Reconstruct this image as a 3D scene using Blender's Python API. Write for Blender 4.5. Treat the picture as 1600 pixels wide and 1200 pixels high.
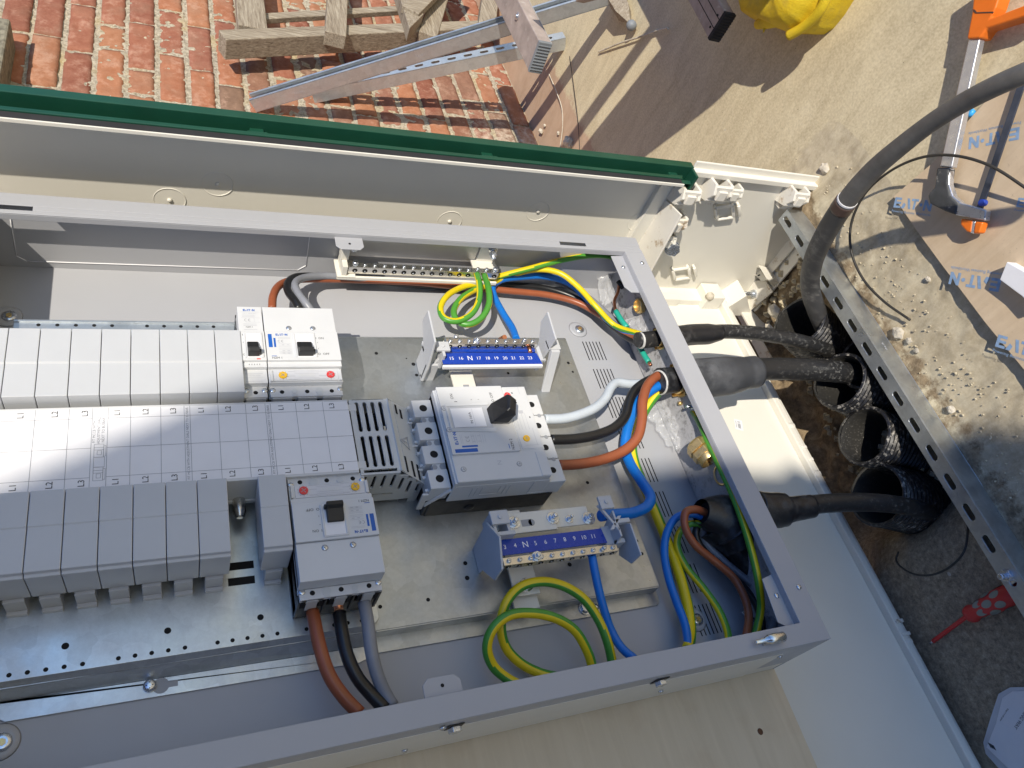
import bpy, math, random
import numpy as np
from mathutils import Vector, noise
random.seed(7)
for o in list(bpy.data.objects): bpy.data.objects.remove(o)
SC = bpy.context.scene
COL = SC.collection
# ---------------------------------------------------------------- space
# Everything is laid out in millimetres in the frame of the steel enclosure:
# X runs down the wall towards the ground, Y to the viewer's right, Z out of the wall.
GX = 915.0                                    # ground level in that frame
def W(p): return (p[1]*.001, -p[2]*.001, (GX-p[0])*.001)
def WD(p): return Vector((p[1], -p[2], -p[0]))
CM = np.array([[0.910931,-0.257186,0.322585],[-0.019829,-0.808301,-0.588436],[0.412083,0.529628,-0.741406]])
CC = np.array([-196.637574,-292.552693,870.959861]); CF = 1170.138
def ray(u,v): return CM.T@np.array([(u-800)/CF,(v-600)/CF,1.])
def PZ(u,v,z=0.): d=ray(u,v); return CC+d*(z-CC[2])/d[2]
def PY(u,v,y): d=ray(u,v); return CC+d*(y-CC[1])/d[1]
def PX(u,v,x): d=ray(u,v); return CC+d*(x-CC[0])/d[0]
# ---------------------------------------------------------------- camera, sky, sun
cam = bpy.data.cameras.new('camera'); co = bpy.data.objects.new('camera', cam); COL.objects.link(co)
cam.sensor_width = 36; cam.lens = CF/1600*36; cam.clip_start = .01; cam.clip_end = 500
from mathutils import Matrix
mr, md, mf = WD(CM[0]), WD(CM[1]), WD(CM[2])
m = Matrix((mr, -md, -mf)).transposed().to_4x4(); m.translation = Vector(W(CC)); co.matrix_world = m
SC.camera = co
SC.render.resolution_x = 1600; SC.render.resolution_y = 1200
SUN = Vector((-.42,-1.0,.57)).normalized()     # towards the sun
w = bpy.data.worlds.new('World'); SC.world = w; w.use_nodes = True
nt = w.node_tree; bg = nt.nodes['Background']; sky = nt.nodes.new('ShaderNodeTexSky')
sky.sky_type = 'NISHITA'; sky.sun_disc = False
sky.sun_elevation = math.asin(SUN.z); sky.sun_rotation = math.atan2(SUN.x, SUN.y)
sky.air_density = 1.0; sky.dust_density = .25; sky.ozone_density = 3.0
tint = nt.nodes.new('ShaderNodeMix'); tint.data_type = 'RGBA'; tint.blend_type = 'MULTIPLY'; tint.inputs[0].default_value = 1; tint.inputs[7].default_value = (.84,1.0,1.34,1)
nt.links.new(sky.outputs[0], tint.inputs[6]); nt.links.new(tint.outputs[2], bg.inputs[0]); bg.inputs[1].default_value = .100
sl = bpy.data.lights.new('sun', 'SUN'); sl.energy = 4.7; sl.angle = math.radians(.53); sl.color = (1,.92,.79)
so = bpy.data.objects.new('sun', sl); COL.objects.link(so); so.rotation_euler = SUN.to_track_quat('Z','Y').to_euler(); so.location = (0,-2,4)
SC.view_settings.view_transform = 'Standard'; SC.view_settings.look = 'None'; SC.view_settings.exposure = 0.08; SC.view_settings.gamma = 1
# ---------------------------------------------------------------- materials
def sh(c): return tuple(c)+(1.,)
MATS = {}
class NT:
    def __init__(s, name):
        s.m = bpy.data.materials.new(name); s.m.use_nodes = True; s.t = s.m.node_tree
        s.b = s.t.nodes['Principled BSDF']; MATS[name] = s.m
        s.tc = s.t.nodes.new('ShaderNodeTexCoord').outputs['Object']
    def n(s, typ, **kw):
        x = s.t.nodes.new('ShaderNode'+typ)
        for k, v in kw.items():
            if k in x.inputs: x.inputs[k].default_value = v
            else: setattr(x, k, v)
        return x
    def l(s, a, b): s.t.links.new(a, b)
    def noise(s, scale, detail=4, rough=.6, vec=None, dist=0):
        x = s.n('TexNoise', Scale=scale, Detail=detail, Roughness=rough, Distortion=dist); s.l(vec or s.tc, x.inputs['Vector']); return x.outputs[0]
    def stretch(s, sc):
        x = s.n('Mapping'); x.inputs['Scale'].default_value = sc; s.l(s.tc, x.inputs['Vector']); return x.outputs[0]
    def ramp(s, fac, stops):
        r = s.n('ValToRGB'); e = r.color_ramp.elements
        while len(e) < len(stops): e.new(.5)
        for k, (p, c) in zip(e, stops):
            k.position = p; k.color = sh(c) if hasattr(c, '__len__') else (c, c, c, 1)
        s.l(fac, r.inputs[0]); return r.outputs[0]
    def mix(s, fac, a, b, mode='MIX'):
        x = s.n('Mix', data_type='RGBA', blend_type=mode)
        for i, v in ((0, fac), (6, a), (7, b)):
            if isinstance(v, (int, float)): x.inputs[i].default_value = v
            elif isinstance(v, tuple): x.inputs[i].default_value = sh(v)
            else: s.l(v, x.inputs[i])
        return x.outputs[2]
    def col(s, c):
        if isinstance(c, tuple): s.b.inputs['Base Color'].default_value = sh(c)
        else: s.l(c, s.b.inputs['Base Color'])
    def bump(s, h, st, dist=.001):
        x = s.n('Bump', Strength=st, Distance=dist); s.l(h, x.inputs['Height']); s.l(x.outputs[0], s.b.inputs['Normal'])
    def rough(s, r):
        if isinstance(r, (int, float)): s.b.inputs['Roughness'].default_value = r
        else: s.l(r, s.b.inputs['Roughness'])
def plain(name, c, rough=.45, metal=0., var=.08, vs=30, bump=.15, bs=900, dirt=0., dirtc=(.2,.14,.09), ds=60, spec=.5):
    k = NT(name); lo = tuple(x*(1-var) for x in c); hi = tuple(min(1, x*(1+var)) for x in c)
    base = k.ramp(k.noise(vs), [(.3, lo), (.7, hi)])
    if dirt > 0:
        d = k.ramp(k.noise(ds, 8, .75), [(.62-dirt*.25, 0.), (.72-dirt*.2, 1.)])
        base = k.mix(d, base, dirtc)
    k.col(base); k.b.inputs['Metallic'].default_value = metal; k.b.inputs['Specular IOR Level'].default_value = spec
    k.rough(k.ramp(k.noise(vs*2.3), [(.3, max(0, rough-.06)), (.7, min(1, rough+.08))]))
    if bump: k.bump(k.noise(bs, 2), bump, .0003)
    return k.m
plain('grey_paint', (.388,.395,.418), .36, var=.015, vs=12, bump=.12, bs=1400)
plain('cabinet_white', (.74,.715,.64), .42, var=.02, vs=9, bump=.08, bs=500)
plain('plinth_white', (.74,.71,.64), .5, var=.05, vs=14, bump=.1, dirt=.30, dirtc=(.34,.22,.10), ds=26)
plain('device_grey', (.60,.61,.62), .45, var=.02, bump=.08)
plain('device_dark_grey', (.30,.31,.33), .5, var=.04, bump=.1)
plain('grille_grey', (.55,.57,.58), .5, var=.03, bump=.1)
plain('blank_grey', (.50,.515,.535), .36, var=.03, vs=16, bump=.08)
plain('bracket_grey', (.50,.51,.53), .42, var=.02, bump=.06)
plain('label_white', (.78,.78,.80), .55, var=.02, bump=.05)
plain('black_plastic', (.012,.012,.013), .42, var=.2, bump=.1)
plain('hole_black', (.004,.004,.005), .8, var=0, bump=0)
plain('ink_black', (.02,.02,.022), .5, bump=0)
plain('ink_grey', (.26,.27,.30), .5, bump=0)
plain('ink_faint', (.46,.47,.50), .5, bump=0)
plain('ink_blue', (.01,.10,.42), .45, bump=0)
plain('ink_white', (.85,.86,.9), .4, bump=0)
plain('label_blue', (.006,.045,.36), .28, var=.03, bump=.05)
plain('card_print', (.24,.36,.54), .8, var=.2, vs=90, bump=.1)
plain('yellow_dial', (.85,.48,.01), .4, bump=0)
plain('red_dial', (.70,.05,.05), .4, bump=0)
plain('zinc', (.66,.70,.76), .24, .9, var=.15, vs=120, bump=.2, bs=400)
plain('tin_bar', (.68,.66,.62), .24, 1., var=.1, vs=60, bump=.1)
plain('brass', (.80,.58,.25), .30, .8, var=.12, vs=60, bump=.15)
plain('copper', (.72,.30,.16), .35, 1., var=.2, vs=200, bump=.2)
plain('brown_cable', (.30,.085,.035), .36, var=.08, bump=.06)
plain('blue_cable', (.006,.16,.58), .36, var=.08, bump=.06)
plain('grey_cable', (.24,.25,.28), .4, var=.06, bump=.06)
plain('light_grey_cable', (.50,.55,.60), .38, var=.05, bump=.06)
plain('black_cable', (.013,.013,.014), .33, var=.2, bump=.06)
plain('cable_yellow', (.72,.55,.008), .36, var=.05, bump=.06)
plain('cable_green', (.07,.28,.035), .36, var=.08, bump=.06)
plain('teal_sleeve', (.02,.36,.26), .4, bump=.06)
plain('dark_green', (.009,.062,.037), .36, var=.1, vs=20, bump=.15, bs=600)
plain('seal_black', (.02,.02,.022), .8, var=.2, bump=.4, bs=500)
plain('orange_plastic', (.78,.17,.012), .4, var=.06, bump=.15)
plain('red_plastic', (.62,.035,.03), .4, var=.06, bump=.1, dirt=.15, ds=120)
plain('blue_plastic', (.02,.06,.40), .35, bump=.1)
plain('sky_plastic', (.05,.38,.80), .35, bump=.1)
plain('saw_silver', (.62,.63,.66), .3, .75, var=.08, vs=60, bump=.1)
plain('saw_grip', (.055,.058,.06), .6, var=.4, vs=50, bump=.2, dirt=.12, dirtc=(.4,.38,.34), ds=70)
plain('blade_steel', (.10,.12,.17), .35, .8, var=.2, vs=40, bump=.1)
plain('white_offcut', (.80,.80,.82), .45, var=.03, bump=.1)
plain('screwdriver_pale', (.27,.27,.22), .5, var=.1, bump=.1)
plain('rubber_black', (.018,.017,.016), .7, var=.4, vs=90, bump=.4, bs=300, dirt=.12, dirtc=(.3,.27,.23))
plain('grey_rubber', (.20,.22,.24), .5, var=.1, vs=40, bump=.2)
plain('stone_pale', (.52,.47,.38), .85, var=.3, vs=60, bump=.8, bs=200)
plain('wire_black', (.03,.027,.022), .5, var=.2, bump=.1)
plain('dial_window', (.62,.63,.66), .15, var=.05, bump=.03)
def dusty(name, c, dust, amt, rough=.5, sc=(60,60,60), cracks=True):
    k = NT(name); v = k.stretch(sc)
    a = k.noise(1, 8, .72, v); r = k.ramp(a, [(.60-amt*.3, 0.), (.74-amt*.25, 1.)])
    sc2 = k.ramp(k.noise(9, 3, .5), [(.35, 0.), (.65, 1.)])
    f = k.mix(1., r, sc2, 'MULTIPLY')
    k.col(k.mix(f, c, dust)); k.rough(k.mix(f, (rough,)*3, (.9,)*3)); k.bump(a, .35, .0006); return k.m
dusty('sheath_black', (.020,.020,.021), (.24,.235,.22), .22, .38, (150,150,150))
dusty('duct_black', (.012,.012,.014), (.50,.47,.42), .24, .36, (110,110,110))
dusty('duct_inside', (.030,.029,.027), (.30,.28,.25), .10, .5, (260,260,260))
dusty('shrink_grey', (.045,.048,.055), (.16,.165,.175), .7, .45, (30,30,30))
dusty('shrink_black', (.016,.016,.018), (.10,.10,.10), .4, .3, (50,50,50))
dusty('conduit_black', (.045,.044,.044), (.19,.18,.165), .42, .5, (90,90,30))
# galvanised steels
def galv(name, c, rough, vor=45, tint=.35):
    k = NT(name); v = k.n('TexVoronoi', Scale=vor); v.feature = 'F1'; d = k.noise(25, 5, .6)
    mx = k.n('VectorMath', operation='ADD'); k.l(k.tc, mx.inputs[0])
    ns = k.n('TexNoise', Scale=40.); k.l(k.tc, ns.inputs['Vector']); sc = k.n('VectorMath', operation='SCALE'); sc.inputs['Scale'].default_value = .02
    k.l(ns.outputs['Color'], sc.inputs[0]); k.l(sc.outputs[0], mx.inputs[1]); k.l(mx.outputs[0], v.inputs['Vector'])
    a = k.ramp(v.outputs['Color'], [(0., tuple(x*(1-tint*.5) for x in c)), (1., tuple(min(1, x*(1+tint*.4)) for x in c))])
    fine = k.ramp(k.noise(160, 6, .75), [(.35, tuple(x*.72 for x in c)), (.7, c)])
    k.col(k.mix(.45, a, fine)); k.b.inputs['Metallic'].default_value = .72 if 'strut' in name else .85
    k.rough(k.ramp(d, [(.3, rough-.08), (.7, rough+.12)])); k.bump(d, .06, .002); return k.m
galv('galv_plate', (.49,.52,.545), .34)
galv('galv_tray', (.68,.72,.75), .36)
galv('galv_rail', (.56,.60,.63), .33, 70)
galv('galv_strut', (.62,.67,.71), .40, 60, .3)
# weathered wood
def wood(name, c1, c2, scale=(20,20,220), axis=None):
    k = NT(name); v = k.stretch(scale); a = k.noise(1., 7, .65, v, 1.4); b = k.noise(2.7, 6, .7, v)
    f = k.mix(.5, a, b); base = k.ramp(f, [(.34, tuple(x*.45 for x in c1)), (.42, c1), (.54, tuple((x+y)/2 for x, y in zip(c1, c2))), (.66, c2)])
    k.col(base); k.rough(.75); k.bump(f, .7, .0012); return k.m
wood('wood_vertical', (.20,.16,.115), (.46,.41,.32), (90,90,7))
wood('wood_across', (.20,.16,.115), (.46,.41,.32), (7,90,90))
wood('wood_out', (.20,.16,.115), (.44,.39,.31), (90,7,90))
k = NT('plywood'); v = k.stretch((4,30,60)); a = k.noise(1.2, 6, .6, v, .8)
kn = k.ramp(k.noise(16, 4), [(.55, (.62,.53,.38)), (.75, (.54,.43,.29))])
k.col(k.mix(.5, k.ramp(a, [(.3, (.54,.455,.32)), (.7, (.68,.59,.44))]), kn)); k.rough(.6); k.bump(a, .12, .001)
# concrete ground: tan render with grit, soil in the trench by height
k = NT('concrete')
big = k.noise(2.2, 5, .6); mid = k.noise(14, 8, .7, k.stretch((1,.6,1))); fine = k.noise(230, 3, .6)
c = k.mix(.55, k.ramp(big, [(.3, (.57,.49,.31)), (.7, (.66,.575,.375))]), k.ramp(mid, [(.25, (.48,.40,.25)), (.75, (.74,.65,.43))]))
c = k.mix(.42, c, k.ramp(fine, [(.32, (.30,.245,.155)), (.5, (.60,.52,.345)), (.68, (.84,.76,.56))]))
st = k.noise(9, 7, .75, k.stretch((2.2,.5,1)), 1.); c = k.mix(.35, c, k.ramp(st, [(.34, (.36,.30,.205)), (.5, (.58,.50,.35)), (.66, (.76,.68,.50))]))
vo = k.n('TexVoronoi', Scale=75.); k.l(k.tc, vo.inputs['Vector'])
pit = k.ramp(vo.outputs['Distance'], [(.045, 1.), (.075, 0.)]); gate = k.ramp(k.noise(31, 2), [(.56, 0.), (.6, 1.)])
c = k.mix(k.mix(1., pit, gate, 'MULTIPLY'), c, (.07,.055,.045))
vg = k.n('TexVoronoi', Scale=160.); k.l(k.tc, vg.inputs['Vector'])
gr = k.ramp(vg.outputs['Distance'], [(.08, 1.), (.16, 0.)]); gg = k.ramp(k.noise(19, 3), [(.54, 0.), (.62, .9)])
c = k.mix(k.mix(1., gr, gg, 'MULTIPLY'), c, (.58,.50,.38))
at = k.n('Attribute', attribute_name='soil'); at2 = k.n('Attribute', attribute_name='cement')
sn = k.noise(45, 8, .75); soil = k.ramp(sn, [(.3, (.07,.052,.032)), (.5, (.23,.17,.10)), (.72, (.46,.36,.23))])
cem = k.mix(.5, k.ramp(k.noise(8, 6, .7, k.stretch((2,.7,1)), 1.2), [(.35, (.36,.29,.19)), (.5, (.54,.46,.32)), (.65, (.72,.64,.46))]), k.ramp(k.noise(70, 8, .8), [(.3, (.26,.215,.14)), (.5, (.46,.40,.28)), (.7, (.66,.60,.46))]))
nb = k.noise(26, 6, .7)
def softmask(att):
    a = k.n('Math', operation='ADD'); k.l(att.outputs['Fac'], a.inputs[0]); k.l(nb, a.inputs[1])
    return k.ramp(a.outputs[0], [(.86, 0.), (1.04, 1.)])
c = k.mix(softmask(at2), c, cem); c = k.mix(softmask(at), c, soil)
ter = k.n('Attribute', attribute_name='pink'); c = k.mix(softmask(ter), c, k.ramp(mid, [(.3, (.42,.285,.19)), (.7, (.56,.41,.29))]))
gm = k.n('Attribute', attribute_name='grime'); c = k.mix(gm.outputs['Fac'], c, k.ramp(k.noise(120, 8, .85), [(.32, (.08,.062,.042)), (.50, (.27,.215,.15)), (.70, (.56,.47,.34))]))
k.col(c); k.rough(.88)
hh = k.mix(.5, k.noise(520, 5, .8), k.mix(.4, k.noise(110, 6, .8), sn)); k.bump(hh, .55, .0022)
# bricks
k = NT('brick'); at = k.n('Attribute', attribute_name='tone')
base = k.ramp(at.outputs['Fac'], [(0., (.20,.055,.035)), (.22, (.30,.10,.065)), (.45, (.40,.15,.075)), (.66, (.44,.19,.09)), (.82, (.27,.11,.075)), (.93, (.19,.13,.09)), (1., (.26,.10,.06))])
n1 = k.noise(38, 8, .72); n2 = k.noise(11, 4, .6)
base = k.mix(.33, base, k.ramp(n1, [(.3, (.12,.055,.035)), (.7, (.48,.29,.20))])); base = k.mix(k.ramp(n2, [(.5, 0.), (.75, .55)]), base, (.30,.19,.13))
eff = k.ramp(k.noise(19, 7, .7), [(.52, 0.), (.76, .6)]); base = k.mix(eff, base, (.56,.37,.28))
a2 = k.n('Attribute', attribute_name='lime'); lime = k.n('Math', operation='ADD'); k.l(a2.outputs['Fac'], lime.inputs[0]); k.l(k.noise(48, 8, .8), lime.inputs[1])
base = k.mix(k.ramp(lime.outputs[0], [(.66, 0.), (.88, .8)]), base, (.62,.53,.42))
k.col(base); k.rough(.93); k.b.inputs['Specular IOR Level'].default_value = .2; k.bump(k.mix(.4, n1, k.noise(150, 5, .7)), .7, .003)
k = NT('mortar'); a = k.noise(95, 8, .8); b = k.noise(9, 4)
vo = k.n('TexVoronoi', Scale=190.); k.l(k.tc, vo.inputs['Vector'])
base = k.mix(.5, k.ramp(a, [(.36, (.07,.055,.04)), (.46, (.40,.35,.26)), (.7, (.66,.61,.49))]), k.ramp(vo.outputs['Color'], [(.1, (.17,.14,.10)), (.9, (.64,.57,.44))]))
k.col(k.mix(k.ramp(b, [(.5, 0.), (.7, .5)]), base, (.50,.36,.14))); k.rough(.9); k.bump(a, 1., .004)
# cardboard
k = NT('cardboard'); a = k.noise(1, 5, .6, k.stretch((60,6,60))); b = k.noise(12, 5, .65); sc = k.ramp(k.noise(140, 4, .8), [(.63, 0.), (.7, 1.)])
base = k.mix(.5, k.ramp(a, [(.3, (.53,.40,.26)), (.7, (.69,.55,.385))]), k.ramp(b, [(.3, (.50,.38,.25)), (.7, (.69,.555,.39))]))
k.col(k.mix(k.mix(1., sc, k.ramp(b, [(.45, 0.), (.6, .6)]), 'MULTIPLY'), base, (.26,.20,.14))); k.rough(.85); k.bump(k.mix(.6, a, b), .5, .004)
# yellow bag cloth
k = NT('yellow_cloth'); a = k.noise(12, 6, .7); b = k.noise(500, 2)
k.col(k.mix(k.ramp(k.noise(22, 7, .7), [(.5, 0.), (.75, .6)]), k.ramp(a, [(.3, (.62,.42,.01)), (.7, (.80,.60,.02))]), (.30,.22,.06))); k.rough(.6); k.bump(k.mix(.5, a, b), .6, .004)
# dirty painted gland plate
k = NT('dirty_paint'); a = k.ramp(k.noise(60, 8, .82), [(.50, 0.), (.60, 1.)]); g = k.ramp(k.noise(10, 4), [(.42, 0.), (.60, 1.)])
k.col(k.mix(k.mix(1., a, g, 'MULTIPLY'), (.44,.44,.46), (.09,.085,.08))); k.rough(.5); k.bump(k.noise(120, 5), .3, .001)
k = NT('gravel'); k.col(k.ramp(k.noise(130, 4, .8), [(.3, (.30,.25,.17)), (.5, (.52,.45,.31)), (.7, (.70,.62,.46))])); k.rough(.9)
plain('knot_brown', (.10,.045,.02), .7, var=.3, vs=200)
plain('stain', (.50,.33,.15), .7, var=.3, vs=40)
plain('paper_edge', (.50,.49,.46), .7, var=.3, vs=200)
plain('dull_steel', (.50,.49,.47), .38, .6, var=.03, vs=20, bump=.05)
plain('dark_stone', (.20,.185,.14), .9, var=.5, vs=60, bump=1., bs=160)
plain('conduit_grey',(.12,.115,.108),.5,var=.2,vs=40,bump=.5,bs=300)
plain('band_brown',(.07,.042,.033),.4,var=.1)
# clear film
k = NT('clear_film'); k.b.inputs['Transmission Weight'].default_value = .0; k.col((.85,.87,.9)); k.rough(.12)
k.b.inputs['Alpha'].default_value = .27; k.bump(k.noise(40, 4, .6, None, 1.), .8, .004)
# ladder timber/fibre
plain('ladder_grey', (.36,.30,.27), .62, var=.2, vs=30, bump=.5, bs=260, dirt=.18, dirtc=(.50,.46,.42), ds=40)
plain('ladder_edge', (.42,.40,.38), .6, var=.2, vs=30, bump=.4, bs=260)
k = NT('caster_brick'); bt = k.n('TexBrick'); bt.inputs['Scale'].default_value = 4.4; k.l(k.stretch((1,1,1)), bt.inputs['Vector'])  # dark brick pattern for the added shadow slab
bt.inputs['Color1'].default_value = (.10,.085,.075,1); bt.inputs['Color2'].default_value = (.075,.07,.066,1); bt.inputs['Mortar'].default_value = (.16,.15,.14,1)
k.col(bt.outputs[0]); k.rough(.9)
plain('caster_tile', (.16,.08,.06), .8)  # cap of the added shadow slab
def M(n): return MATS[n]
# ---------------------------------------------------------------- mesh helpers
def N(v): v = np.asarray(v, float); l = np.linalg.norm(v); return v/l if l > 1e-12 else v
def perp(d):
    a = np.array([0,0,1.]) if abs(d[2]) < .85 else np.array([1.,0,0])
    u = N(np.cross(a, d)); return u, np.cross(d, u)
TXT = {}
def text_geo(s, bold=False):
    if s not in TXT:
        cu = bpy.data.curves.new('t', 'FONT'); cu.body = s; cu.size = 1; cu.align_x = 'CENTER'; cu.align_y = 'CENTER'; cu.resolution_u = 2
        ob = bpy.data.objects.new('t', cu); me = bpy.data.meshes.new_from_object(ob)
        TXT[s] = ([tuple(v.co) for v in me.vertices], [tuple(p.vertices) for p in me.polygons])
        bpy.data.objects.remove(ob); bpy.data.curves.remove(cu); bpy.data.meshes.remove(me)
    return TXT[s]
class MB:
    def __init__(s, fr=None):
        s.v = []; s.f = []; s.mi = []; s.sm = []; s.fr = fr; s.att = {}
    def T(s, p):
        if s.fr is None: return np.asarray(p, float)
        O, ex, ey, ez = s.fr; return O + p[0]*ex + p[1]*ey + p[2]*ez
    def add(s, vs, fs, m=0, smooth=False, raw=False):
        k = len(s.v); s.v += [tuple(p if raw else s.T(p)) for p in vs]
        for f in fs: s.f.append([k+i for i in f]); s.mi.append(m); s.sm.append(smooth)
        return s
    def box(s, a, b, m=0):
        x0,y0,z0 = [min(p,q) for p,q in zip(a,b)]; x1,y1,z1 = [max(p,q) for p,q in zip(a,b)]
        vs = [(x0,y0,z0),(x1,y0,z0),(x1,y1,z0),(x0,y1,z0),(x0,y0,z1),(x1,y0,z1),(x1,y1,z1),(x0,y1,z1)]
        return s.add(vs, [(0,3,2,1),(4,5,6,7),(0,1,5,4),(1,2,6,5),(2,3,7,6),(3,0,4,7)], m)
    def obox(s, o, e1, e2, e3, m=0):
        o,e1,e2,e3 = map(lambda q: np.asarray(q, float), (o,e1,e2,e3))
        vs = [o,o+e1,o+e1+e2,o+e2,o+e3,o+e1+e3,o+e1+e2+e3,o+e2+e3]
        return s.add(vs, [(0,3,2,1),(4,5,6,7),(0,1,5,4),(1,2,6,5),(2,3,7,6),(3,0,4,7)], m)
    def prism(s, pts, ext, m=0):
        n = len(pts); e = np.asarray(ext, float); P = [np.asarray(p, float) for p in pts]
        vs = P+[p+e for p in P]
        fs = [tuple(range(n))[::-1], tuple(range(n, 2*n))]+[(i,(i+1)%n,n+(i+1)%n,n+i) for i in range(n)]
        return s.add(vs, fs, m)
    def lathe(s, p0, d, prof, n=24, m=0, smooth=True, caps=(True,True), hexa=False):
        d = N(d); u, w_ = perp(d); p0 = np.asarray(p0, float); k = 6 if hexa else n; vs = []
        for t, r in prof:
            for i in range(k):
                a = 2*math.pi*i/k; vs.append(p0+d*t+r*(math.cos(a)*u+math.sin(a)*w_))
        fs = []
        for j in range(len(prof)-1):
            for i in range(k): fs.append((j*k+i, j*k+(i+1)%k, (j+1)*k+(i+1)%k, (j+1)*k+i))
        s.add(vs, fs, m, smooth and not hexa)
        b = len(s.v)-len(vs)
        if caps[0]: s.f.append([b+i for i in range(k)][::-1]); s.mi.append(m); s.sm.append(False)
        if caps[1]: s.f.append([b+(len(prof)-1)*k+i for i in range(k)]); s.mi.append(m); s.sm.append(False)
        return s
    def cyl(s, p0, p1, r, n=20, m=0, r1=None, hexa=False, caps=(True,True)):
        p0 = np.asarray(p0, float); p1 = np.asarray(p1, float); L = np.linalg.norm(p1-p0)
        return s.lathe(p0, p1-p0, [(0,r),(L,r if r1 is None else r1)], n, m, True, caps, hexa)
    def disc(s, c, r, m=0, nrm=(0,0,1), n=16):
        d = N(nrm); u, w_ = perp(d); c = np.asarray(c, float)
        return s.add([c+r*(math.cos(2*math.pi*i/n)*u+math.sin(2*math.pi*i/n)*w_) for i in range(n)], [tuple(range(n))], m)
    def tube(s, pts, r, n=14, m=0, m2=None, twist=0., phase=0., step=4., caps=True, rf=None):
        C = spline(pts, step); K = len(C); vs = []; u = None; L = 0
        for i, c in enumerate(C):
            d = N(C[min(i+1,K-1)]-C[max(i-1,0)])
            if u is None: u, _ = perp(d)
            u = N(u-d*np.dot(u, d)); v_ = np.cross(d, u)
            rr = r if rf is None else rf(i/(K-1))*r
            for j in range(n):
                a = 2*math.pi*j/n; vs.append(c+rr*(math.cos(a)*u+math.sin(a)*v_))
        k = len(s.v); s.v += [tuple(s.T(p)) for p in vs]
        for i in range(K-1):
            if i: L += np.linalg.norm(C[i]-C[i-1])
            for j in range(n):
                s.f.append([k+i*n+j, k+i*n+(j+1)%n, k+(i+1)*n+(j+1)%n, k+(i+1)*n+j]); s.sm.append(True)
                a = (j/n+phase+twist*L/1000.) % 1.
                s.mi.append(m if (m2 is None or a < .5) else m2)
        if caps:
            s.f.append([k+j for j in range(n)][::-1]); s.mi.append(m); s.sm.append(False)
            s.f.append([k+(K-1)*n+j for j in range(n)]); s.mi.append(m); s.sm.append(False)
        return s
    def text(s, t, p, xd, yd, size, m=0):
        vs, fs = text_geo(t); p = np.asarray(p, float); xd = N(xd)*size; yd = N(yd)*size
        return s.add([p+v[0]*xd+v[1]*yd for v in vs], fs, m)
    def rect(s, p, xd, yd, w_, h_, m=0):
        p = np.asarray(p, float); xd = N(xd)*w_/2; yd = N(yd)*h_/2
        return s.add([p-xd-yd, p+xd-yd, p+xd+yd, p-xd+yd], [(0,1,2,3)], m)
    def each(s, name, mats, parent=None, bevel=0, seg=2):
        par = list(range(len(s.v)))
        def fi(a):
            while par[a] != a: par[a] = par[par[a]]; a = par[a]
            return a
        for f in s.f:
            for q in f[1:]: par[fi(q)] = fi(f[0])
        gr = {}
        for i, f in enumerate(s.f): gr.setdefault(fi(f[0]), []).append(i)
        for ids in gr.values():
            t = MB(); mp = {}
            for i in ids:
                for q in s.f[i]:
                    if q not in mp: mp[q] = len(t.v); t.v.append(s.v[q])
                t.f.append([mp[q] for q in s.f[i]]); t.mi.append(s.mi[i]); t.sm.append(s.sm[i])
            o = t.build(name, mats, parent, bevel, seg)
        return o
    def build(s, name, mats, parent=None, bevel=0, seg=2):
        me = bpy.data.meshes.new(name)
        me.from_pydata([W(p) for p in s.v], [], s.f)
        for q in ([mats] if isinstance(mats, str) else mats): me.materials.append(M(q))
        me.polygons.foreach_set('material_index', s.mi); me.polygons.foreach_set('use_smooth', s.sm)
        for an, vals in s.att.items():
            a = me.attributes.new(an, 'FLOAT', 'POINT'); a.data.foreach_set('value', vals)
        me.update(); me.validate()
        o = bpy.data.objects.new(name, me); COL.objects.link(o)
        if parent is not None: attach(o, parent)
        if bevel:
            b = o.modifiers.new('bevel', 'BEVEL'); b.width = bevel*.001; b.segments = seg; b.limit_method = 'ANGLE'; b.angle_limit = math.radians(40)
            b.use_clamp_overlap = True; b.harden_normals = False
        return o
def spline(pts, step=4.):
    P = [np.asarray(p, float) for p in pts]
    if len(P) == 2: P = [P[0], (P[0]+P[1])/2, P[1]]
    P = [2*P[0]-P[1]]+P+[2*P[-1]-P[-2]]; out = []
    for i in range(1, len(P)-2):
        a,b,c,d = P[i-1:i+3]; t0=0; t1=t0+max(1e-6,np.linalg.norm(b-a))**.5; t2=t1+max(1e-6,np.linalg.norm(c-b))**.5; t3=t2+max(1e-6,np.linalg.norm(d-c))**.5
        n = max(2, int(np.linalg.norm(c-b)/step))
        for q in range(n):
            t = t1+(t2-t1)*q/n
            A1=(t1-t)/(t1-t0)*a+(t-t0)/(t1-t0)*b; A2=(t2-t)/(t2-t1)*b+(t-t1)/(t2-t1)*c; A3=(t3-t)/(t3-t2)*c+(t-t2)/(t3-t2)*d
            B1=(t2-t)/(t2-t0)*A1+(t-t0)/(t2-t0)*A2; B2=(t3-t)/(t3-t1)*A2+(t-t1)/(t3-t1)*A3
            out.append((t2-t)/(t2-t1)*B1+(t-t1)/(t2-t1)*B2)
    out.append(P[-2]); return out
def attach(o, parent):
    o.parent = parent; o.matrix_parent_inverse = parent.matrix_world.inverted()
def tag(o, label, cat, group=None):
    o['label'] = label; o['category'] = cat
    if group: o['group'] = group
    return o
def kind(o, k_='structure'): o['kind'] = k_; return o
def thing(name, loc, label, cat, group=None):
    o = bpy.data.objects.new(name, None); COL.objects.link(o); o.location = W(loc); o.empty_display_size = .02
    o.matrix_world = Matrix.Translation(Vector(W(loc))); return tag(o, label, cat, group)
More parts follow.
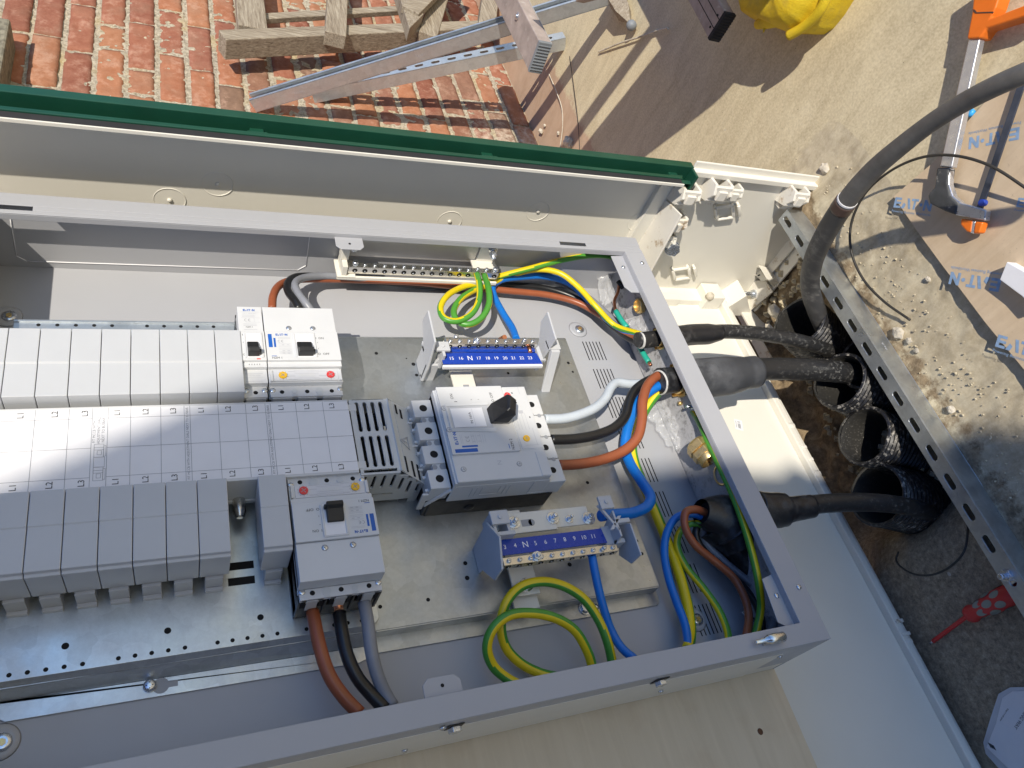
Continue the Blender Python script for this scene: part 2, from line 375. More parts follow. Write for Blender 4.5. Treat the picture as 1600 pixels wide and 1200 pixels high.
def clone(root, dvec):
    """copy of a thing moved by dvec (mm), with its parts and sub-parts"""
    dv = Vector(W(dvec))-Vector(W((0,0,0)))
    r = root.copy(); COL.objects.link(r); r.location = root.location+dv; r.matrix_world = Matrix.Translation(root.matrix_world.translation+dv)
    for ch in list(root.children):
        c = ch.copy(); COL.objects.link(c); c.parent = r; c.matrix_parent_inverse = ch.matrix_parent_inverse.copy()
        for g in ch.children:
            d = g.copy(); COL.objects.link(d); d.parent = c; d.matrix_parent_inverse = g.matrix_parent_inverse.copy()
    return r
X_, Y_, Z_ = np.eye(3)
def slotted(mb, O, L, Wd, Nn, length, width, t, slotl, slotw, pitch, first, m=0, skip=()):
    """strip with real slots. O corner, L/Wd/Nn unit axes, slots at first+k*pitch"""
    O = np.asarray(O, float); pos = []; x = first
    while x < length-slotl/2: pos.append(x); x += pitch
    K = 16
    def P(a, b, h): return O+L*a+Wd*b+Nn*h
    cuts = [0.]+[ (pos[i]+pos[i+1])/2 for i in range(len(pos)-1)]+[length] if pos else [0., length]
    for i, c in enumerate(pos):
        a, b = cuts[i], cuts[i+1]; rr = slotw/2; hl = slotl/2-rr; inn = []; out = []
        for q in range(K):
            th = 2*math.pi*(q+.5)/K; cx = math.cos(th); sy = math.sin(th)
            inn.append((c+(hl if cx > 0 else -hl)+rr*cx, width/2+rr*sy))
            tx = (b-c) if cx > 0 else (c-a); k1 = tx/abs(cx); k2 = (width/2)/abs(sy); k_ = min(k1, k2)
            out.append((c+cx*k_, width/2+sy*k_))
        cor = [(b,width),(a,width),(a,0),(b,0)]
        # outline corners inserted
        vs = [P(*p, t) for p in inn]+[P(*p, t) for p in out]+[P(*p, t) for p in cor]+[P(*p, 0) for p in inn]+[P(*p, 0) for p in out]+[P(*p, 0) for p in cor]
        H = 2*K+4; fs = []
        for q in range(K):
            r = (q+1) % K; fs.append((q, K+q, K+r, r)); fs.append((H+r, H+K+r, H+K+q, H+q)); fs.append((r, H+r, H+q, q))
            o1, o2 = out[q], out[r]
            if abs(o1[0]-o2[0]) > 1e-6 and abs(o1[1]-o2[1]) > 1e-6:
                for ci, cc in enumerate(cor):
                    if (abs(o1[0]-cc[0]) < 1e-6 or abs(o1[1]-cc[1]) < 1e-6) and (abs(o2[0]-cc[0]) < 1e-6 or abs(o2[1]-cc[1]) < 1e-6):
                        fs.append((K+q, 2*K+ci, K+r)); fs.append((H+K+r, H+2*K+ci, H+K+q)); break
        mb.add(vs, fs, m)
    for b0 in (0, width):
        mb.add([P(0,b0,0), P(length,b0,0), P(length,b0,t), P(0,b0,t)], [(0,1,2,3)], m)
    for a0 in (0, length):
        mb.add([P(a0,0,0), P(a0,width,0), P(a0,width,t), P(a0,0,t)], [(0,1,2,3)], m)
    return mb
def screw(mb, p, nrm, r=3.5, h=2.2, m=0, hexa=False, cross=None):
    p = np.asarray(p, float); d = N(nrm)
    if hexa: mb.cyl(p, p+d*h, r, m=m, hexa=True)
    else: mb.lathe(p, d, [(0,r),(h*.55,r*.96),(h*.9,r*.6),(h,r*.25)], 14, m)
    if cross is not None:
        u, w_ = perp(d)
        for q in (u, w_): mb.obox(p+d*h*.93-q*r*.55-np.cross(d,q)*r*.1, q*r*1.1, np.cross(d,q)*r*.2, d*.15, cross)
def bolt(mb, p, d, r=6, hh=4, stud=8, sr=3, m=0, washer=None):
    p = np.asarray(p, float); d = N(d)
    if washer: mb.cyl(p, p+d*1.2, washer, m=m); p = p+d*1.2
    mb.cyl(p, p+d*hh, r, m=m, hexa=True)
    if stud: mb.lathe(p+d*hh, d, [(0,sr),(stud-.8,sr),(stud,sr*.7)], 12, m)
# ================================================================ SETTING
rg = np.random.RandomState(3)
def fb(x, y, z, s, o=4): return noise.fractal(Vector((x*s, y*s, z*s)), .9, 2.1, o)
def sm(a, b, x): t = min(1, max(0, (x-a)/(b-a))); return t*t*(3-2*t)
def axis(segs):
    out = []
    for a, b, st in segs: out += list(np.arange(a, b-1e-6, st))
    out.append(segs[-1][1]); return out
gy = axis([(-9000,-3000,1500),(-3000,-600,150),(-600,-260,20),(-260,660,6),(660,1500,12),(1500,2200,30),(2200,6000,600)])
gz = axis([(-9000,-1500,2500),(-1500,-480,170),(-480,-120,14),(-120,215,6),(215,620,9),(620,1000,60),(1000,9000,700)])
ground = MB(); vs = []; soil = []; cem = []; grime = []; pink = []
for y in gy:
    for z in gz:
        ins = sm(-45,60,y)*(1-sm(120,150,z+8*math.sin(y/40)))*(1-sm(640,720,y))*sm(-180,-120,z)
        lump = fb(y,z,0,.012,6); 
        edge = math.exp(-((z-182)/38.)**2)*sm(-260,-180,y)*(1-sm(620,700,y))
        near = sm(-250,-150,y)*(1-sm(600,760,y))*(1-sm(330,350,z))*sm(178,190,z)
        rub = math.exp(-(((y-640)/60.)**2+((z-175)/60.)**2))
        dx = ins*(70+30*fb(y,z,5,.008))+ins*16*lump+5*fb(y,z,9,.0016,3)+1.2*fb(y,z,3,.03,5)*near-rub*10*(1+lump)+(3*abs(lump)*near)+2.2*fb(y,z,11,.07,6)*near
        dirt_zone = sm(-420,-300,y)*(1-sm(60,120,y))*(1-sm(140,200,z))  # stretch of darker soil on the lower right ground
        dx += 3*fb(y,z,7,.02,5)*dirt_zone
        vs.append((915+dx, y, z)); grime.append(.92*dirt_zone); soil.append(min(1., ins*1.0+.5*edge+.4*rub)); cem.append(max(near*.85, .6*rub))
        pink.append(.95*(1-sm(-330,-180,z))*sm(-480,-470,z))
ny, nz = len(gy), len(gz)
ground.add(vs, [(i*nz+j, i*nz+j+1, (i+1)*nz+j+1, (i+1)*nz+j) for i in range(ny-1) for j in range(nz-1)], smooth=True)
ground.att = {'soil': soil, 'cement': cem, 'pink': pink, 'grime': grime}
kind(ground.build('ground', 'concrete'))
# brick wall behind: bed courses level, laid as separate bricks over mortar
ZW = -465.
wall = thing('brick_wall', (915, 1700, ZW-60), 'old red brick wall with wide pale mortar joints behind the bench', 'wall')
mb = MB(); vs = []; fs = []
ya = list(np.arange(900, 2700, 9.)); xa = list(np.arange(-700, 930, 9.))
for y in ya:
    for x in xa: vs.append((x, y, ZW-4.5+4*fb(x,y,0,.06,4)))
ny, nx = len(ya), len(xa)
mb.add(vs, [(i*nx+j,(i+1)*nx+j,(i+1)*nx+j+1,i*nx+j+1) for i in range(ny-1) for j in range(nx-1)], smooth=True)
mb.box((-5200,-5000,-700),(930,900,ZW-4)); mb.box((-5200,2700,-700),(930,6000,ZW-4)); mb.box((-5200,900,-700),(-700,2700,ZW-4)); mb.box((-700,900,-700),(930,2700,ZW-14))
mb.build('mortar', 'mortar', wall)
mb = MB(); tone = []; lime = []
course = 0; x = 912.
while x > -640:
    y = 960-rg.rand()*230; hdr = 0
    while y < 2650:
        L = 215+rg.uniform(-8,8); hdr += 1
        if rg.rand() < .35: L = 103+rg.uniform(-5,6)
        h = 62+rg.uniform(-2,3); g = 10; zt = ZW+rg.uniform(-3,4); tn = rg.rand(); k0 = len(mb.v)
        nu, nv = max(3,int(L/13)), 6; rr = 5; rim = []
        vs = []; 
        for a in range(nv+1):
            for b in range(nu+1):
                px, py = x-h*a/nv, y+L*b/nu; ed = min(a, nv-a, b, nu-b)
                px += 1.8*fb(px,py,tn*9,.05,4); py += 1.8*fb(py,px,tn*5+3,.05,4)
                dz = 1.1*fb(px,py,2,.05,4)-(2.6 if ed == 0 else 0)-max(0, fb(px,py,8,.03,3)-.28)*10
                vs.append((px, py, zt+dz))
        fs = [(a*(nu+1)+b,(a)*(nu+1)+b+1,(a+1)*(nu+1)+b+1,(a+1)*(nu+1)+b) for a in range(nv) for b in range(nu)]
        per = [b for b in range(nu+1)]+[a*(nu+1)+nu for a in range(1,nv+1)]+[nv*(nu+1)+b for b in range(nu-1,-1,-1)]+[a*(nu+1) for a in range(nv-1,0,-1)]
        q = len(vs); vs += [(vs[i][0], vs[i][1], ZW-22) for i in per]
        fs += [(per[i], q+i, q+(i+1)%len(per), per[(i+1)%len(per)]) for i in range(len(per))]
        mb.add(vs, fs, smooth=True); tone += [tn]*(len(mb.v)-k0)
        lime += [sm(560,760,v[0])*.34*sm(1950,1500,v[1]) if v[0] > 500 else .0 for v in vs]
        y += L+g+rg.uniform(-3,3)
    x -= 76+rg.uniform(-1.5,1.5); course += 1
mb.att = {'tone': tone, 'lime': lime}
mb.build('brickwork', 'brick', wall)
# flints and rubble along the foot of the wall, loose stones
def rock(c, r, mat, lab, grp=None, seed=0, sq=(1,1,1)):
    mb = MB(); n = 7; vs = []; fs = []; c = np.asarray(c, float)
    for i in range(n+1):
        th = math.pi*i/n
        for j in range(10):
            ph = 2*math.pi*j/10; d = np.array([math.cos(th), math.sin(th)*math.cos(ph), math.sin(th)*math.sin(ph)])
            rr = r*(1+.45*noise.noise(Vector(d*1.6)+Vector((seed*3.1,seed,0)))); vs.append(c+d*rr*np.array(sq))
    for i in range(n):
        for j in range(10): fs.append((i*10+j,i*10+(j+1)%10,(i+1)*10+(j+1)%10,(i+1)*10+j))
    mb.add(vs, fs); return tag(mb.build('stone', mat), lab, 'stone', grp)
rk = [((888,222),19,'pale jagged flint lying at the wall foot just above the green rail, largest there'),((872,208),7,'small white chip beside the big pale flint at the wall foot'),
      ((845,205),10,'narrow pale flint shard left of the white chip at the wall foot'),((851,196),6,'thin upright chip between the two strut shadows and the flint'),
      ((1134,203),4,'small dark pebble alone on the sunlit concrete'),((1288,263),11,'small pointed stone beside the top corner of the white plinth'),
      ((1403,520),11,'tan stone lump just right of the slotted rail on the cement smear'),((1420,532),6,'small tan stone next to the tan lump right of the rail'),
      ((1486,640),7,'bright white pebble to the right of the slotted rail'),((1210,486),15,'clay clod beside the rusty bolt corner of the plinth'),
      ((1202,515),12,'pale clod below the rusty bolt corner, above the first duct cable'),((1432,548),5,'tiny pale stone right of the rail below the tan pair'),
      ((1484,897),4,'tiny pale stone on the dark concrete inside the broken cable tie loop'),((1450,436),5,'dark crumb near the tip of the thin wire')]
for i, (p, r, l) in enumerate(rk):
    rock(PX(p[0],p[1],915-r*.4), r, 'stone_pale', l, 'loose stones on the ground', i, (.6,1,.8) if i else (.7,1.1,.8))
mb = MB(); rs = np.random.RandomState(5)
for i in range(760):
    if i < 520: yy = rs.uniform(-20,600); zz = rs.uniform(-70,150); rr = rs.uniform(3,10); xx = 975+20*fb(yy,zz,5,.008)+rs.uniform(-10,4)
    else: yy = rs.uniform(-60,620); zz = rs.uniform(186,250)+rs.rand()**2*60; rr = rs.uniform(.8,2.6); xx = 914.5
    b = [rr*(.7+.6*rs.rand()) for _ in range(6)]
    mb.add([(xx-b[0],yy,zz),(xx,yy+b[1],zz),(xx,yy,zz+b[2]),(xx,yy-b[3],zz),(xx,yy,zz-b[4]),(xx+b[5],yy,zz)], [(0,1,2),(0,2,3),(0,3,4),(0,4,1),(5,2,1),(5,3,2),(5,4,3),(5,1,4)])
o = mb.build('gravel', 'gravel'); kind(o, 'stuff'); tag(o, 'loose gravel and soil crumbs around the ducts and along the slotted rail', 'gravel')
mb = MB()
for i in range(260):
    yy = rs.uniform(1200,1560); zz = -462+rs.rand()**2*50; rr = rs.uniform(3,11); xx = 914; b = [rr*(.7+.6*rs.rand()) for _ in range(6)]
    mb.add([(xx-b[0],yy,zz),(xx,yy+b[1],zz),(xx,yy,zz+b[2]),(xx,yy-b[3],zz),(xx,yy,zz-b[4]),(xx+b[5],yy,zz)], [(0,1,2),(0,2,3),(0,3,4),(0,4,1),(5,2,1),(5,3,2),(5,4,3),(5,1,4)])
o = mb.build('rubble', 'stone_pale'); kind(o, 'stuff'); tag(o, 'crumbled mortar and flint chips along the foot of the brick wall', 'rubble')
# projecting stone at the far left of the wall
mb = MB(); a = PZ(-30,120,-380); b = PZ(18,30,-380)
mb.box((a[0]-60,a[1]-40,ZW-10),(b[0]-4,b[1]+10,-385)); tag(mb.build('corbel_stone','dark_stone',None,6), 'rough grey stone block sticking out of the brick wall at the far left', 'stone block')
# added unseen slab behind the camera, outline shaped to cast the big lower shadow
hs = thing('shadow_slab', (915,-2400,4200), 'unseen slab added behind the camera, shaped to cast the big shadow', 'shadow caster')
k = 4000.; SB = .42
def shp(x, y): return (x-.57*k, y-SB*k, k)
prof = [(1600,-7000),(1600,112),(1130,136),(1062,148),(1055,174),(1018,162),(890,134),(830,135),(805,153),(785,152),(760,137),(600,160),(420,160),(330,196),(200,268),(57,307),(-31,316),(-118,281),(-212,235),(-294,192),(-900,-120),(-2600,-1100),(-2600,-7000)]
mb = MB(); mb.prism([shp(x,y) for x,y in prof], (-285,-210,500)); mb.build('wall', 'caster_brick', hs)  # added caster, its profile traced back from the shadow edge
mb = MB(); mb.box((-.57*k-2600-60,-7000-.42*k,k-60),(-.57*k-2600,-1100-.42*k,k+560)); mb.build('caster_cap', 'caster_tile', hs)
# ================================================================ CABINET
cab = thing('outdoor_cabinet', (900,200,-80), 'open white plastic feeder cabinet with green frame edge and soil stained plinth', 'electrical cabinet')
mb = MB(); XR = 893.; ZB = -77.
mb.box((-900,-900,ZB-5),(XR-24,604,ZB)); 
# raised inner lip along the bottom edge of the back panel
mb.box((XR-24,-900,ZB-5),(XR-10,604,ZB+13)); mb.box((XR-10,-900,ZB-5),(XR+2,604,ZB+4)); mb.box((XR+6,-900,ZB-25),(XR+11,604,ZB-2))
mb.build('back_panel', 'cabinet_white', cab, 2)
mb = MB()
for v_ in (703,722):
    a = PZ(1248+ (v_-703)*.6,v_,ZB+3); mb.box((a[0],a[1]-3,ZB),(XR-8,a[1]+3,ZB+15))
for v_ in (975,995):
    a = PZ(1392+(v_-975)*.5,v_,ZB+3); mb.box((a[0],a[1]-3,ZB),(XR-4,a[1]+3,ZB+15))
for v_ in (668,742,1032): a = PZ(0,v_,ZB); q = PZ(1268 if v_<700 else 1300,v_,ZB); mb.lathe((XR-22,q[1],ZB+6),(1,0,0),[(0,9),(14,9),(16,6)],14)
mb.each('moulded_lug', 'plinth_white', cab, 1)
YS = 613.; SH = (np.zeros(3),np.array((1,.016,0.)),np.array((0,1.,0)),np.array((0,0,1.)))
mb = MB(SH)
mb.box((-900,YS,ZB-5),(590,YS+5,199))
mb.build('side_wall', 'cabinet_white', cab, 1)
mb = MB(SH); yo = PZ(500,188,235)[1]; yi = PZ(500,198,235)[1]; y2 = PZ(500,216,228)[1]; y3 = PZ(500,222,227)[1]; y4 = PZ(500,231,226)[1]
xe = PZ(1088,268,235)[0]
# white inward flange, black seal strip, green channel
mb.box((-900,y4-2,221),(xe-32,y3+3,223)); mb.box((-900,y4-3,221),(xe-32,y4-.8,226.5)); mb.box((-900,y3-2,215),(xe-32,y3+.5,221)); mb.build('flange', 'cabinet_white', cab, .6)
mb = MB(SH); mb.box((-900,y4,223.2),(xe-34,y3,226)); mb.build('seal', 'seal_black', cab, .5)
mb = MB(SH); mb.box((-900,y3,217),(xe-30,y2,228)); mb.prism([(-900,y3,217),(-900,y2,217),(-900,yi+1,200),(-900,yi+1,203),(-900,y2,220)],(xe-6+900,0,0)); print('ys',y4,y3,y2,yi,yo); mb.box((-900,yi,200),(xe,yo,236)); mb.box((xe-5,y3,200),(xe,yi,234))
for u in (400,757,1045): q = PZ(u,205+.1*(u-400),215); mb.box((q[0]-9,yi-9,202),(q[0]+9,yi,222)); mb.box((q[0]-13,y2,214),(q[0]+13,y2+3,227))
mb.build('green_frame', 'dark_green', cab, 1)
mb = MB()  # wall knock-out rings
for (u,v_) in ((265,310),(340,286),(703,348),(842,334),(1000,352)):
    q = PY(u,v_,YS); c = (q[0],YS,q[2])
    mb.lathe((c[0],c[1]+.016*c[0]+.1,c[2]),(0,-1,0),[(0,20.2),(.9,20.7),(.9,21.2),(0,21.8)],40,caps=(False,False))
    mb.lathe((c[0],YS+.016*c[0],c[2]),(0,-1,0),[(0,3.4),(2.2,3),(2.8,1)],10); mb.build('knockout', 'cabinet_white', cab); mb = MB()

mb = MB(); mb.box((-900,-660,ZB-5),(880,-655,235)); mb.build('side_wall', 'cabinet_white', cab, 1)
mb = MB(); mb.box((586,YS-.5,ZB),(591.5,YS+14,222)); mb.build('joint_strip', 'cabinet_white', cab, 1)
# plinth (root) section
mb = MB(); X0 = 590.; XE = 968.
mb.box((X0,YS,ZB-5),(XE,YS+5,228))                                  # plinth side wall
mb.box((X0+40,YS-10,222),(XE-30,YS+4,233)); mb.box((X0+40,YS+1,228),(XE-8,YS+5,246))            # front lip
mb.box((X0-30,YS-34,ZB),(XE-70,YS+1,ZB+14)); mb.box((X0-30,YS-38,ZB),(X0+170,YS-20,ZB+20)); mb.box((XE-150,YS-44,ZB),(XE-105,YS-2,ZB+34))
mb.build('plinth_wall', 'cabinet_white', cab, 1.5)
mb = MB()
def flat_bar(p, q, wv, t):  # thick strip from p to q with width vector and thickness vector
    p,q = map(np.asarray,(p,q)); mb.obox(p, q-p, wv, t)
# soil stained flange at the foot, running out of the wall
fl = [PY(1310,352,YS), PY(1160,520,YS)]
for (x0,z0,x1,z1) in ((966,228,966,-60),):
    mb.box((XE-2,YS-46,-95),(XE+3,YS+5,232))
a = PY(1172,520,YS-40); mb.box((a[0]-80,YS-90,ZB-12),(a[0]-20,YS-40,ZB-6))
mb.prism([(XE-42,YS-4,20),(XE,YS-4,-6),(XE+2,YS-4,12)], (0,-40,0)); mb.prism([(XE-10,YS,232),(XE-10,YS,150),(XE+34,YS,150)], (0,4,0)); mb.prism([(XE-60,YS,-30),(XE,YS,-95),(XE-100,YS,-95)], (0,-46,0))
# stained strip behind the box corner
mb2 = MB(); mb2.prism([tuple(PX(u,v_,612)) for u,v_ in ((1036,308),(1064,336),(1014,428),(984,386))],(4,0,0)); mb2.build('stained_flange','plinth_white',cab,1)
for poly in (((1180,409),(1224,360),(1246,380),(1197,437)),((1148,452),(1166,438),(1196,438),(1207,456),(1168,489)),((1143,478),(1158,476),(1214,574),(1198,580))):
    mb2 = MB(); mb2.prism([tuple(PX(u,v_,958)) for u,v_ in poly],(4,0,0)); mb2.build('stained_flange','plinth_white',cab,1)
mb2 = MB(); mb2.prism([tuple(PX(u,v_,945)) for u,v_ in ((1162,413),(1180,414),(1199,437),(1190,440))],(12,0,0)); mb2.build('fin','cabinet_white',cab,1)
mb.each('flange', 'cabinet_white', cab, 1.2)
def clip(cx, cz, s=1., yy=YS):  # moulded latch block on the plinth wall
    mb = MB(); y0 = yy
    for dx in (-15,15):
        mb.prism([(cx+dx*s-2.5,y0,cz+16*s),(cx+dx*s-2.5,y0-26*s,cz+18*s),(cx+dx*s-2.5,y0-34*s,cz+4*s),(cx+dx*s-2.5,y0-22*s,cz-16*s),(cx+dx*s-2.5,y0,cz-24*s)], (5*s,0,0))
    mb.box((cx-15*s,y0-30*s,cz+2*s),(cx+15*s,y0-24*s,cz+16*s)); mb.cyl((cx-17*s,y0-22*s,cz-12*s),(cx+17*s,y0-22*s,cz-12*s),4*s,12); mb.box((cx-8*s,y0-34*s,cz-6*s),(cx+8*s,y0-20*s,cz+10*s))
    mb.box((cx-12*s,y0-14*s,cz-30*s),(cx+12*s,y0,cz-24*s)); return mb
for (u,v_,s,z) in ((1118,295,1.15,0),(1140,300,.95,0),(1240,305,1.1,0),(1050,345,1.1,1),(1036,372,1.,1),(1070,302,1.1,0)):
    q = PY(u,v_,YS-14); clip(q[0],q[2],s).build('latch_clip', 'plinth_white' if s > 1 else 'cabinet_white', cab, .8)
mb = MB()
for (u,v_) in ((1130,328),(1063,424)):   # square cable frames on the wall
    q = PY(u,v_,YS); c = np.array((q[0],YS,q[2]))
    dv = N(np.array((1,0,.25))); dw = N(np.array((-.62,0,.78)))
    for (o_, dd, L) in ((dw*17,dv,34),(-dw*17,dv,34),(-dv*17,dw,30),(dv*17,dw,30),(dv*30,dw,30)):
        s_ = c+o_-dd*L/2; mb.cyl(s_+np.array((0,-7,0)), s_+dd*L+np.array((0,-7,0)), 3.4, 10)
        for e_ in (s_, s_+dd*L): mb.cyl(e_, e_+np.array((0,-7,0)), 3, 8)
    mb.build('cable_frame', 'cabinet_white', cab, .5); mb = MB()
mb = MB(); q = PY(1050,388,YS-30); mb.cyl((q[0],YS-2,q[2]),(q[0],YS-34,q[2]),4,12); bolt(mb,(q[0],YS-30,q[2]),(-.2,-1,.35),13,9,0,4,0,15)
mb.build('bolt', 'zinc', cab, .6)
mb = MB(); q = PX(1178,452,XE-3); mb.cyl((q[0]-36,q[1]-14,q[2]),(q[0]+26,q[1]-14,q[2]),5,14); mb.cyl((q[0]-12,q[1]-14,q[2]),(q[0]-4,q[1]-14,q[2]),10,hexa=True); mb.cyl((q[0]-3,q[1]-14,q[2]),(q[0],q[1]-14,q[2]),13); mb.build('bolt', 'zinc', cab, .4)
mb = MB(); q = PZ(1106,466,-50); mb.lathe((q[0],q[1],q[2]),(.3,0,1),[(0,8),(8,9),(14,5)],10); mb.build('cap', 'stone_pale', cab)
q = PX(1292,297,955); mb = MB(); mb.box((q[0]-10,q[1]-8,q[2]-10),(q[0]+12,q[1]+10,q[2]+10)); mb.cyl(q+np.array((0,0,8)),q+np.array((0,0,15)),8); mb.build('corner_lug', 'cabinet_white', cab, 2)
# barcode sticker
lb = MB(); q = PZ(1154,664,ZB); u1 = N(np.array((.35,1,0))); u2 = N(np.array((-1,.35,0))); c0 = np.array((q[0],q[1],ZB+.5))
lb.rect(c0,u1,u2,24,17); lb.build('sticker', 'label_white', cab)
lb = MB(); rs2 = np.random.RandomState(2)
for i in range(22):
    if rs2.rand() < .7: lb.rect(c0+u1*(-8+i*.75)+u2*(-1)+Z_*.3,u1,u2,.45,6)
for i in range(8): lb.rect(c0+u1*(-7+i*2)+u2*5.5+Z_*.3,u1,u2,1.3,1.4)
lb.build('barcode', 'ink_grey', cab)
# plywood backing board under the enclosure
mb = MB(); a = PZ(1210,1045,0); mb.box((-900,-720,-20),(a[0]+1,575,-1.5)); pw = mb.build('plywood_board', 'plywood', None, .6)
mb = MB(); q = PZ(1188,1143,-1.4); mb.lathe((q[0],q[1],-1.5),Z_,[(0,4.2),(.2,3.4)],12); mb.lathe((q[0]+9,q[1]-62,-1.5),Z_,[(0,1.6),(.2,1)],8); mb.build('knot','knot_brown',pw)
tag(pw, 'pale plywood board with a dark knot, mounted behind the steel enclosure', 'board')
# ================================================================ STEEL ENCLOSURE
XL, XRT, YT, YB, ZR = -448., 541., 548., -157.6, 124.
enc = thing('steel_enclosure', (XRT,195,0), 'large open grey steel distribution enclosure standing upright in the white cabinet', 'enclosure')
mb = MB(); t = 2
mb.box((XL,YB+3,0),(XRT-3,YT-3,2)); mb.build('back_sheet', 'grey_paint', enc)
mb = MB()
mb.box((XL,540,2),(XRT-6,542.5,ZR-2))                      # right-hand (top of picture) wall
mb.box((XL,YB+3,2),(XRT-3,YB+5.5,ZR-2)); mb.box((XL,YB+3,2),(XL+2.5,YT-3,ZR-2)); mb.box((XRT-6,YB+3,2),(XRT-3.5,YT-3,ZR-2))
mb.build('wall', 'grey_paint', enc, .5)
# removable panel in the inner wall
mb = MB(); y = 539.4; pts = [PY(10,330,y),PY(26,400,y),PY(42,408,y),PY(465,422,y),PY(478,415,y),PY(486,352,y)]; pts[0] = PY(14,330,y)
for a, b in zip(pts[:-1], pts[1:]): mb.cyl((a[0],y,a[2]),(b[0],y,b[2]),.7,6)
mb.build('panel_edge', 'label_white', enc)
mb = MB()
for (u,v_,r) in ((246,350,7),(503,363,6),(1186,430,3)):
    q = PY(u,v_,539.4); mb.disc((q[0],539.4,q[2]),r,0,(0,-1,0),20)
mb.each('knockout', 'black_plastic', enc)
# front rim: C-section frame with slots
mb = MB(); TK = 1.6; LIP = 36.; FL = 11.
def lipbox(x0,x1,y0,y1): mb.box((x0,y0,ZR-TK),(x1,y1,ZR))
sl = [(-383-40,-383+33),(384,437)]  # slots in the upper lip: x ranges
sl = [(-410,-350),(384,433)]
ys0, ys1 = 518.5, 526.5
xs = [XL]+[q for s_ in sl for q in s_]+[XRT-1]
lipbox(XL,XRT,ys1,YT); lipbox(XL,XRT,512,ys0)
for i in range(0,len(xs)-1,2): lipbox(xs[i],xs[i+1],ys0,ys1)
mb.box((XL,512,ZR-FL),(505+TK,512+TK,ZR-TK)); mb.box((XL,YT-TK,0),(XRT,YT,ZR-TK))
lipbox(XRT-36,XRT,YB+24,512); mb.box((505,YB+24,ZR-FL),(505+TK,512,ZR-TK)); mb.box((XRT-TK,YB,0),(XRT,YT-TK,ZR-TK))
lipbox(XL,XRT,YB,-132); mb.box((XL,-132-TK,ZR-FL),(505,-132,ZR-TK)); mb.box((XL,YB,30),(XRT-TK,YB+TK,ZR-TK))
lipbox(XL,XL+36,-132,512); mb.box((XL+36,-132,ZR-FL),(XL+36+TK,512,ZR-TK)); mb.box((XL,YB,0),(XL+TK,YT,ZR-TK))
mb.build('front_frame', 'grey_paint', enc, 1.1, 3)
mb = MB(); mb.box((XL,YB+.6,0),(XRT-2,YB+4,30)); mb.box((XL,YB-.6,3),(486,YB+.2,ZR-30)); mb.build('side_sheet', 'cabinet_white', enc, .4)
# corner brackets and tabs
mb = MB()
q = [PZ(962,399,112),PZ(976,398,112),PZ(1010,470,112),PZ(982,476,112),PZ(975,470,112)]
mb.prism([(482,510,112),(506,512,112),(506,428,112),(490,428,112),(481,440,112)],(0,0,1.6))
mb.prism([(488,-68,112),(506,-64,112),(506,-131,112),(492,-131,112),(482,-124,112)],(0,0,1.6))
mb.prism([(18,512,116),(58,512,116),(58,494,116),(52,488,116),(24,488,116),(18,494,116)],(0,0,1.6))
mb.prism([(22,-133,116),(62,-133,116),(62,-119,116),(56,-113,116),(28,-113,116),(22,-119,116)],(0,0,1.6))
mb.each('bracket_tab', 'grey_paint', enc, .5)
mb = MB(); mb.disc((38,499,117.8),1.9); mb.disc((42,-122,117.8),1.9); mb.build('tab_hole', 'hole_black', enc)
for (p,d) in (((529,486,ZR),Z_),((505-9,484,113.6),Z_),((529,-89,ZR),Z_),((498,-92,113.6),Z_),((484,YB-1,88),(0,-1,.1)),((37,YB-1,108),(0,-1,.1)),((16,YB-1,30),(0,-1,.1)),((335,YB-1,36),(0,-1,.1))):
    mb = MB(); screw(mb,p,d,3.6,2.4,0,False,1); mb.build('screw', ['zinc','black_plastic'], enc)
for p in ((52,YB-.5,97),(325-28,YB-.5,101)):
    mb = MB(); mb.box((p[0]-9,YB-1.2,p[2]-8),(p[0]+9,YB-.2,p[2]+9),1); bolt(mb,np.array(p)+np.array((0,-1,0)),(0,-1,0),7.5,5,0); mb.build('hinge_bolt', ['zinc','black_plastic'], enc, .4)
mb = MB(); a = PZ(1180,1004,131); b = PZ(1226,994,131); d = N(b-a); L = np.linalg.norm(b-a)
mb.lathe(a,d,[(0,1.8),(1,2.6),(15,2.6),(16,4),(20,4.6),(20.5,5.6),(L-2.5,5.9),(L,4)],20); mb.box((a[0]+14,a[1]-4,ZR),(b[0]-2,a[1]+4,ZR+3))
mb.build('latch_pin', 'tin_bar', enc)
# louvre slots in the back sheet
mb = MB(); grp = [(477,414,38,6),(483,365,36,6),(486,305,36,6),(487,236,40,6),(483,180,42,6),(482,120,42,6),(478,60,42,6)]
grp = [(476,414,40),(476,355,40),(477,297,40),(478,238,40),(479,180,42),(480,121,42),(481,62,42),(482,3,42),(482,-56,42)]
for (x,y,L) in grp:
    for i in range(6): mb.box((x-34+i*6.6,y-L,2),(x-34+i*6.6+1.7,y,2.25))
mb.build('vent_slots', 'hole_black', enc)
# gland plate at the foot
mb = MB(); mb.box((XRT-9,-110,8),(XRT-6.5,505,106)); mb.build('gland_plate', 'dirty_paint', enc, .5)
mb = MB()
for (u,v_) in ((990,445),(1085,635),(935,360),(1154,962)): q = PX(u,v_,531); mb.cyl(q,q-X_*16,2.4,10); mb.cyl(q,q-X_*4,5,hexa=True)
mb.build('gland_screw', 'zinc', enc)
q = PZ(1160,955,20); mb = MB(); mb.cyl(q,q+np.array((14,-22,4)),3.2,10); mb.cyl(q+np.array((14,-22,4)),q+np.array((17,-27,5)),6,hexa=True); tag(mb.build('loose_screw','zinc'),'loose zinc hex screw in the lower right corner of the enclosure','screw')
